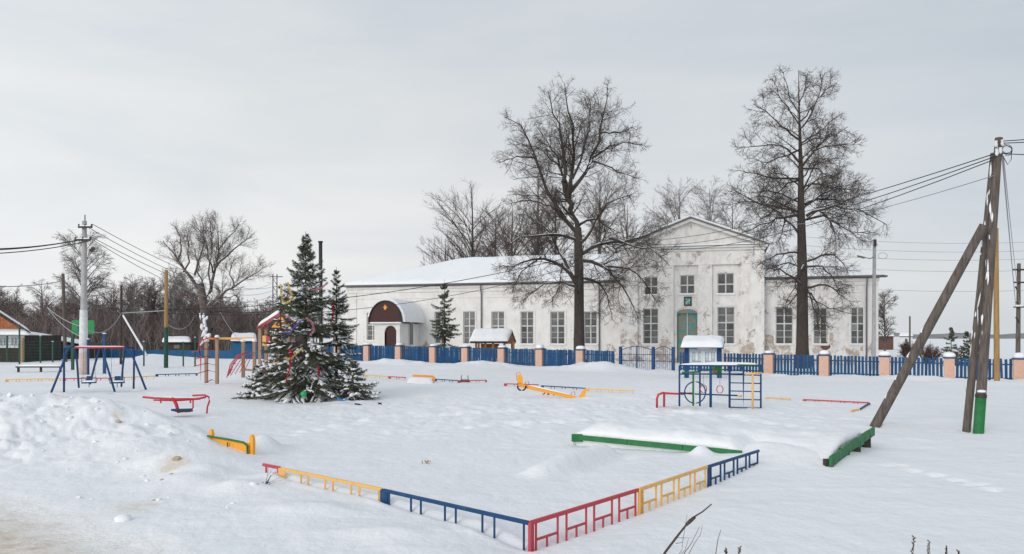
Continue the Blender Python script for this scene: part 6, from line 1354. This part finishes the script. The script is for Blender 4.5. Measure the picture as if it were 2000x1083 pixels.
# green posts of the sports ground, backboard, blue posts
SG = 'green mesh fence posts of the sports ground'
prev = None
for i, (x, yt, yb, lb) in enumerate(((14, 655, 708, 'green fence post leftmost at the picture edge'), (38, 634, 712, 'tallest green fence post in front of the white veranda'), (79, 657, 712, 'green fence post before the middle of the dark barn'), (103, 668, 712, 'green fence post before the right end of the dark barn'),
                                     (140, 662, 722, 'green fence post left of the green backboard pole'), (281, 668, 716, 'green fence post beside the snowy strut'), (358, 668, 722, 'green fence post right of the peeled timber pole'), (381, 660, 716, 'green fence post nearest the red climber'))):
    Yg = 50; a = P(x, yb, Yg); b = P(x, yt, Yg); t = thing('fence_post', gpt(x, Yg), lb, 'fence post', SG); MB().bar(a, b, .075).build('post', 'dgreen', t); MB().box(b+Vector((0, 0, .03)), (.10, .10, .04)).build('post_cap', 'snowcap', t, bevel=.012)
t = thing('mesh_fence', gpt(80, 50.2), 'thin green wire mesh strung between the sports ground posts at left', 'fence')
for z in range(7): MB().tube([P(-60, 668+z*6, 50.1), P(141, 668+z*6, 50.1)], .010, 3).build('wire', 'dgreen', t)
for x in range(-60, 141, 8): MB().tube([P(x, 668, 50.12), P(x, 706, 50.12)], .008, 3).build('wire', 'dgreen', t)
t = thing('backboard', gpt(162, 44), 'green backboard on a post behind the concrete power pole', 'backboard'); q = lambda x, y, dy=0: P(x, y, 44+dy)
MB().poly([q(140, 626), q(184, 626), q(184, 653), q(140, 653)], d=(0, .05, 0)).build('board', 'board_green', t, bevel=.01); MB().bar(q(142, 650, .15), q(142, 728, .15), .13).build('post', 'dgreen', t); MB().bar(q(150, 640, .1), q(142, 652, .15), .06).build('bracket', 'darkmetal', t); MB().poly([q(152, 635, -.02), q(166, 635, -.02), q(166, 648, -.02), q(152, 648, -.02)], d=(0, .015, 0)).build('target_square', 'blue', t)
for x, y0, y1, w_, lb in ((171, 663, 733, .13, 'blue upright post just right of the concrete pole foot'), (204, 652, 722, .12, 'taller blue upright post behind the swing frame')):
    t = thing('blue_post', gpt(x, 40), lb, 'post', 'blue uprights behind the swing frame'); MB().bar(P(x, y0, 40), P(x, y1+10, 40), w_).build('post', 'blue', t); MB().box(P(x, y0-.5, 40), (w_+.03, w_+.03, .05)).build('post_cap', 'snowcap', t, bevel=.01)

# ------------------------------------------------------------------ cables
def cable(a, b, sag, label, m='wire', r=.012, group='overhead cables', n=18):
    a = Vector(a); b = Vector(b); pts = [a.lerp(b, i/n)-Vector((0, 0, sag*4*(i/n)*(1-i/n))) for i in range(n+1)]; mid = pts[n//2]
    o = MB().tube(pts, r, 4).build('cable', m, None); bpy.context.view_layer.update(); o.name = 'cable'; tag(o, label, 'cable', group); return o
TP = P(1944, 300, YR+.2)
# spans from the big pole to the far end of the building front and on to the left
cable(P(1945, 300, YR+.2), P(1236, 470, 52), .55, 'upper black cable from the big leaning pole down to the trees')
cable(P(1944, 306, YR+.2), P(1240, 476, 52.2), .75, 'second black cable from the big leaning pole just under the upper one')
cable(P(1942, 312, YR+.2), P(1242, 480, 52.4), .95, 'third black cable from the big leaning pole in the same bundle')
cable(P(1940, 344, YR+.2), P(1500, 440, 50), .35, 'thin grey cable leaving the big leaning pole lower than the bundle', 'wirelight', .010)
cable(P(1236, 470, 52), P(325, 606, 48), 1.0, 'black cable crossing the face of the left wing above the porch', r=.022); cable(P(1242, 480, 52.4), P(325, 612, 48), 1.6, 'black cable crossing the left wing below the upper one', r=.016)
for i, (y0, y1, s_) in enumerate(((270, 262, .02), (274, 270, .02), (294, 300, .03))): cable(P(1957, y0+6, YR+.2), P(2090, y1, YR-2), s_, ['uppermost cable leaving the big pole to the right edge', 'second cable leaving the big pole to the right edge', 'lowest cable leaving the big pole to the right edge'][i], r=.010)
cable(P(1957, 300, YR+.3), P(1984, 600, 51), -.0, 'frosted cable running from the big pole down to the dark pole at the right edge', 'wirelight', .016); cable(P(1960, 306, YR+.3), P(1992, 600, 51), .2, 'thinner frosted cable beside the thick one at the right edge', 'wirelight', .010)
DL = ['topmost distant line right of the tall straight tree', 'second distant line right of the tall straight tree', 'third distant line right of the tall straight tree', 'fourth distant line right of the tall straight tree', 'lowest distant line right of the tall straight tree']
for i, y in enumerate((466, 483, 499, 521, 560)): cable(P(1560, y-4, 150), P(2100, y+3, 150), 1.0, DL[i], 'wirelight', .035)
for i, (x, y0, ye) in enumerate(((154, 471, 482), (160, 470, 487), (170, 474, 496))): cable(P(x, y0-2, 39.8), P(-160, ye, 30), .25, ['upper dark cable leaving the concrete pole to the left edge', 'middle dark cable leaving the concrete pole to the left edge', 'lower dark cable leaving the concrete pole to the left edge'][i], r=.022)
cable(P(123, 549, 54), P(-160, 540, 45), .5, 'dark cable from the mossy pole to the left edge', r=.022)
for i, (x, y0, xe, ye) in enumerate(((180, 438, 535, 560), (176, 462, 537, 566), (166, 441, 535, 552), (176, 466, 541, 571))): cable(P(x, y0, 39.8), P(xe, ye, 119), 1.5+.3*i, ['highest thin line from the concrete pole towards the lattice mast', 'lowest of the upper lines towards the lattice mast', 'second thin line from the concrete pole towards the lattice mast', 'lowest thin line from the concrete pole towards the lattice mast'][i], 'wirelight', .022)
cable(P(237, 612, 52), P(325, 607, 48), 0.0, 'frosted cable sagging between the thin brown pole and the peeled pole', 'wirelight', .03); cable(P(325, 632, 48), P(380, 618, 84), .8, 'frosted cable from the peeled pole to the fan-crowned tree', 'wirelight', .03)
cable(P(165, 640, 40), P(237, 612, 52), .7, 'frosted cable sagging from the concrete pole to the thin brown pole', 'wirelight', .028); cable(P(92, 600, 54), P(165, 640, 40), .2, 'frosted cable rising left from the concrete pole', 'wirelight', .028); cable(P(92, 600, 54), P(163, 660, 40), .3, 'second frosted cable rising left from the concrete pole', 'wirelight', .028)
cable(P(420, 608, 84), P(530, 608, 100), .2, 'thin dark line across the gap left of the big spruce', r=.04); cable(P(430, 610, 84), P(470, 668, 60), .2, 'slanting frosted wire right of the snow plastered trunk', 'wirelight', .025)

# ------------------------------------------------------------------ tinsel, ball and rubbish on and under the big spruce
def tinsel(pts, Y, m, label, r=.05, n=None, drop=0):
    pw = [P(x, y, Y) for x, y in pts]; rs = resample(pw, 26); rng = np.random.default_rng(len(label)); K_ = len(rs); N_ = K_*26
    i = rng.integers(0, K_-1, N_); u = rng.random(N_)[:, None]; C = rs[i]*(1-u)+rs[i+1]*u; d = rng.normal(size=(N_, 3)); d /= np.linalg.norm(d, axis=1, keepdims=True); w_ = np.cross(d, rng.normal(size=(N_, 3))); w_ /= np.linalg.norm(w_, axis=1, keepdims=True)
    V = np.stack([C-w_*.012, C+w_*.012, C+d*r*(.6+.6*rng.random(N_))[:, None]], 1).reshape(-1, 3); F1 = np.arange(N_*3).reshape(-1, 3); v2, f2 = batch_tubes(rs[None], np.full((1, K_), r*.28), 5)
    o = npmesh('tinsel_garland', np.vstack([V, v2]), [F1, f2+len(V)], m, None, loc=tuple(pw[0])); tag(o, label, 'tinsel', 'tinsel garlands on the spruces')
tinsel([(548, 556), (550, 575), (553, 590), (562, 592)], 25.6, 'gold', 'gold tinsel hanging down the upper left of the big spruce, left strand', .055); tinsel([(562, 552), (568, 572), (572, 584), (560, 592)], 25.5, 'gold', 'gold tinsel hanging at the upper left of the big spruce, right strand', .055)

tinsel([(552, 648), (565, 652), (575, 640), (588, 627)], 25.2, 'purple', 'purple tinsel on the left middle boughs of the big spruce', .055); tinsel([(598, 622), (608, 628), (614, 645), (606, 655)], 25.0, 'pink', 'pale pink tinsel loop in the middle of the big spruce', .055)
tinsel([(605, 565), (616, 568), (628, 563), (640, 552)], 25.8, 'pink', 'pink tinsel strung across the upper right of the big spruce', .05); tinsel([(652, 594), (650, 615), (649, 640)], 27.2, 'redtin', 'red tinsel dangling down the smaller right-hand spruce', .04)
tinsel([(566, 685), (568, 710), (562, 735), (558, 748)], 25.0, 'redtin', 'long red tinsel dangling at the lower left of the big spruce', .045); tinsel([(555, 700), (568, 702), (582, 688), (590, 680)], 25.0, 'gold', 'gold tinsel swag at the lower left of the big spruce', .05)
tinsel([(622, 716), (624, 726), (623, 736)], 24.9, 'redtin', 'short red tinsel at the lower right of the big spruce', .035); tinsel([(566, 682), (572, 690), (567, 698)], 24.95, 'redtin', 'knot of red tinsel above the long dangling one', .045)
v = P(593, 770, 24.4); bm = bmesh.new(); bmesh.ops.create_uvsphere(bm, u_segments=16, v_segments=10, radius=.095); me = bpy.data.meshes.new('ball'); bm.to_mesh(me); bm.free(); me.shade_smooth(); me.materials.append(M['greenball']); t = thing('bauble', v, 'shiny green ball at the foot of the big spruce', 'bauble'); inst('ball', me, t, v); MB().tube([v+Vector((0, 0, .09)), v+Vector((0, 0, .125))], .02, 8).build('cap', 'metal', t)
t = thing('plastic_scrap', P(670, 783, 24.4), 'crumpled bright blue plastic lying at the right foot of the big spruce', 'litter'); rngp = random.Random(4)
for k in range(4): c_ = P(664+k*4, 782+rngp.uniform(-1, 1), 24.4); MB().poly([c_+Vector((rngp.uniform(-.1, .1), rngp.uniform(-.1, .1), rngp.uniform(-.03, .07))) for _ in range(5)], d=(0, .02, .01)).build('fold', 'bluetin', t)
for px, py, Y_, s_, lb in ((743, 785, 24.3, .07, 'dark twig end lying in the snow right of the spruces'), (833, 906, GY(906), .05, 'tan clod lying alone in the middle of the snow'), (700, 783, 24.3, .09, 'reddish spruce twig lying in the snow beside the blue plastic')):
    c_ = gpt(px, Y_); mbx = MB()
    for k in range(5): mbx.bar(c_+Vector((random.uniform(-s_, s_)*1.6, random.uniform(-s_, s_), .0)), c_+Vector((random.uniform(-s_, s_)*1.6, random.uniform(-s_, s_), .05)), s_*.35)
    o = mbx.build('clod' if 'clod' in lb else 'fallen_twig', 'dirt' if 'clod' in lb else 'twigdark', None); tag(o, lb, 'clod' if 'clod' in lb else 'twig')
# frozen clods on the plough bank
for k, (px, py, Y_, s_, lb) in enumerate(((232, 822, 15.0, .055, 'tan frozen clod on the crest of the plough bank'), (345, 925, 11.9, .06, 'tan streaked snow clod on the near slope of the bank'), (335, 947, 11.3, .03, 'small brown clod below the streaked one on the bank'), (316, 957, 10.9, .025, 'tiny dark clod lowest on the bank slope'), (243, 1052, 8.9, .09, 'bluish white snowball lying at the road edge'), (300, 995, 9.9, .02, 'small brown clod midway down the near slope'))):
    c_ = gpt(px, Y_); bm = bmesh.new(); bmesh.ops.create_icosphere(bm, subdivisions=3, radius=s_)
    for v in bm.verts: n_ = float(fbm(np.array([v.co.x/s_*1.3+k*7]), np.array([v.co.y/s_*1.3+v.co.z/s_*2]), 3, 5)[0]); v.co *= 1+.7*n_; v.co.z *= .7
    me = bpy.data.meshes.new('clod'); bm.to_mesh(me); bm.free(); me.shade_smooth(); me.materials.append(M['snowcap'] if k in (4,) else M['dirt']); o = bpy.data.objects.new('snow_clod', me); COL.objects.link(o); o.location = c_+Vector((0, 0, s_*.05)); tag(o, lb, 'clod', 'clods on the plough bank')
# ------------------------------------------------------------------ weeds and saplings poking through the snow
def weed(name, base, stems, m, label, cat, seeds=0, r=.004):
    t = thing(name, base, label, cat)
    for pts, rr_ in stems:
        MB().tube(pts, [rr_*(1-.6*i/(len(pts)-1)) for i in range(len(pts))], 6).build('stem', m, t, smooth=True)
    return t
Yw = 6.6; q = lambda x, y, dy=0: P(x, y, Yw+dy)
t = weed('broken_sapling', q(1290, 1110), [([q(1275, 1120), q(1300, 1078), q(1325, 1045), q(1340, 1026), q(1352, 1012), q(1372, 1000), q(1390, 985)], .012), ([q(1310, 1130), q(1335, 1083), q(1350, 1062), q(1366, 1030)], .004), ([q(1370, 1130), q(1398, 1083), q(1402, 1055), q(1408, 1035)], .0045), ([q(1320, 1062), q(1333, 1060), q(1338, 1030), q(1342, 1005)], .0028),
    ([q(1325, 1120), q(1330, 1083), q(1338, 1075), q(1345, 1052)], .003), ([q(1335, 1125), q(1345, 1083), q(1356, 1062), q(1368, 1045), q(1372, 1025)], .003), ([q(1318, 1050), q(1335, 1051), q(1352, 1051)], .0022), ([q(1305, 1125), q(1320, 1090), q(1332, 1075), q(1334, 1050)], .003)], 'twigdark', 'broken leafless sapling slanting up from the bottom edge right of centre', 'sapling')
MB().tube([q(1340, 1026), q(1348, 1018), q(1358, 1010)], [.014, .018, .012], 8).build('rough_bark', 'bark', t, smooth=True)
Yw = 7.2
def seedhead(px, py0, py1, label, seed):
    rg = random.Random(seed); base = q2(px, py0); t = thing('dry_weed', base, label, 'weed', 'dry weed stalks along the bottom edge'); tip = q2(px+rg.uniform(2, 8), py1)
    MB().tube([base, base.lerp(tip, .5)+Vector((rg.uniform(-.02, .02), 0, 0)), tip], .003, 5).build('stalk', 'drygrass', t)
    for k in range(11):
        s_ = .45+.55*k/10; c_ = base.lerp(tip, s_); d_ = Vector((rg.uniform(-1, 1), rg.uniform(-1, 1), rg.uniform(.2, 1))).normalized(); MB().tube([c_, c_+d_*.012, c_+d_*.026], [.003, .007, .002], 5).build('seed_pod', 'twigdark', t)
q2 = lambda x, y: P(x, y, Yw)
for i, (px, a_, b_, lb) in enumerate(((1778, 1110, 1050, 'tallest dry seed stalk at the bottom edge right'), (1812, 1110, 1058, 'dry seed stalk second from the left of the four at the bottom right'), (1842, 1112, 1070, 'short slanting dry seed stalk third along the bottom right'), (1868, 1112, 1078, 'shortest dry seed stalk furthest right on the bottom edge'), (1442, 1105, 1070, 'short dark stub stalk right of the broken sapling'), (1414, 1105, 1074, 'small dark stub between the sapling and the stub stalk'))): seedhead(px, a_, b_, lb, i)
Yw = 10.6; q = lambda x, y, dy=0: P(x, y, Yw+dy)
t = weed('dry_bush', q(516, 955), [([q(514, 962), q(520, 940), q(523, 925), q(524, 912)], .005), ([q(513, 960), q(518, 945), q(530, 930), q(540, 920)], .004), ([q(515, 960), q(528, 942), q(545, 934), q(562, 926)], .003), ([q(514, 962), q(522, 948), q(540, 940), q(550, 938)], .003), ([q(508, 950), q(516, 950), q(526, 946)], .006), ([q(512, 958), q(524, 956), q(532, 952)], .005), ([q(516, 955), q(526, 935), q(529, 928)], .009), ([q(523, 930), q(535, 912), q(540, 905)], .002)], 'twigdark', 'small dark broken weed in front of the red bit of low fence', 'weed')
for k in range(10): c_ = q(514+random.uniform(-6, 10), 950+random.uniform(-6, 5)); MB().poly([c_+Vector((random.uniform(-.035, .035), random.uniform(-.03, .03), random.uniform(-.02, .02))) for _ in range(4)], d=(.0, .006, .004)).build('dead_leaf', 'twigdark', t)
for px, ya, yb, Y_, lb in ((1888, 815, 757, 16.5, 'hair-thin dead stem left of the big power pole'), (1892, 812, 770, 16.9, 'second hair-thin dead stem left of the big power pole')):
    a_ = P(px, ya+8, Y_); b_ = P(px-2, yb, Y_); t = thing('dead_stem', a_, lb, 'stem'); MB().tube([a_, a_.lerp(b_, .5)+Vector((.02, 0, 0)), b_], .003, 4).build('stem', 'drygrass', t)

# broken snow lumps strewn over the near slope of the plough bank
rk = np.random.default_rng(31); nk = 420; pxk = rk.uniform(-60, 760, nk); Yk_ = rk.uniform(8.6, 17.5, nk); Xk = (pxk-CX)/F*Yk_; Zk = terrain(Xk, Yk_)
dk, hk, sk = seg_field(Xk, Yk_, CREST); keep = (sk > 0) & (dk < 3.4) & (rk.random(nk) < np.clip(.25+hk, 0, 1)) & (road_mask(Xk, Yk_) < .5) & (fbm(Xk/1.1, Yk_/1.1, 2, 77) > -.12)
sz = (.018+.055*rk.random(nk)**2.4)*(.6+.6*np.clip(hk, 0, 1)); C_ = np.stack([Xk, Yk_, Zk+sz*.05], -1)[keep]; sz = sz[keep]; n_ = len(sz)
V, Fq = blobs(rk, C_, rk.normal(size=(n_, 3))*np.array([1, 1, .2]), sz*rk.uniform(.9, 1.7, n_), sz*rk.uniform(.7, 1.2, n_), sz*rk.uniform(.5, .9, n_))
o = npmesh('snow_lumps', V, [Fq], 'snowcap', kind='stuff'); tag(o, 'crumbled snow lumps strewn over the plough bank', 'snow lumps')
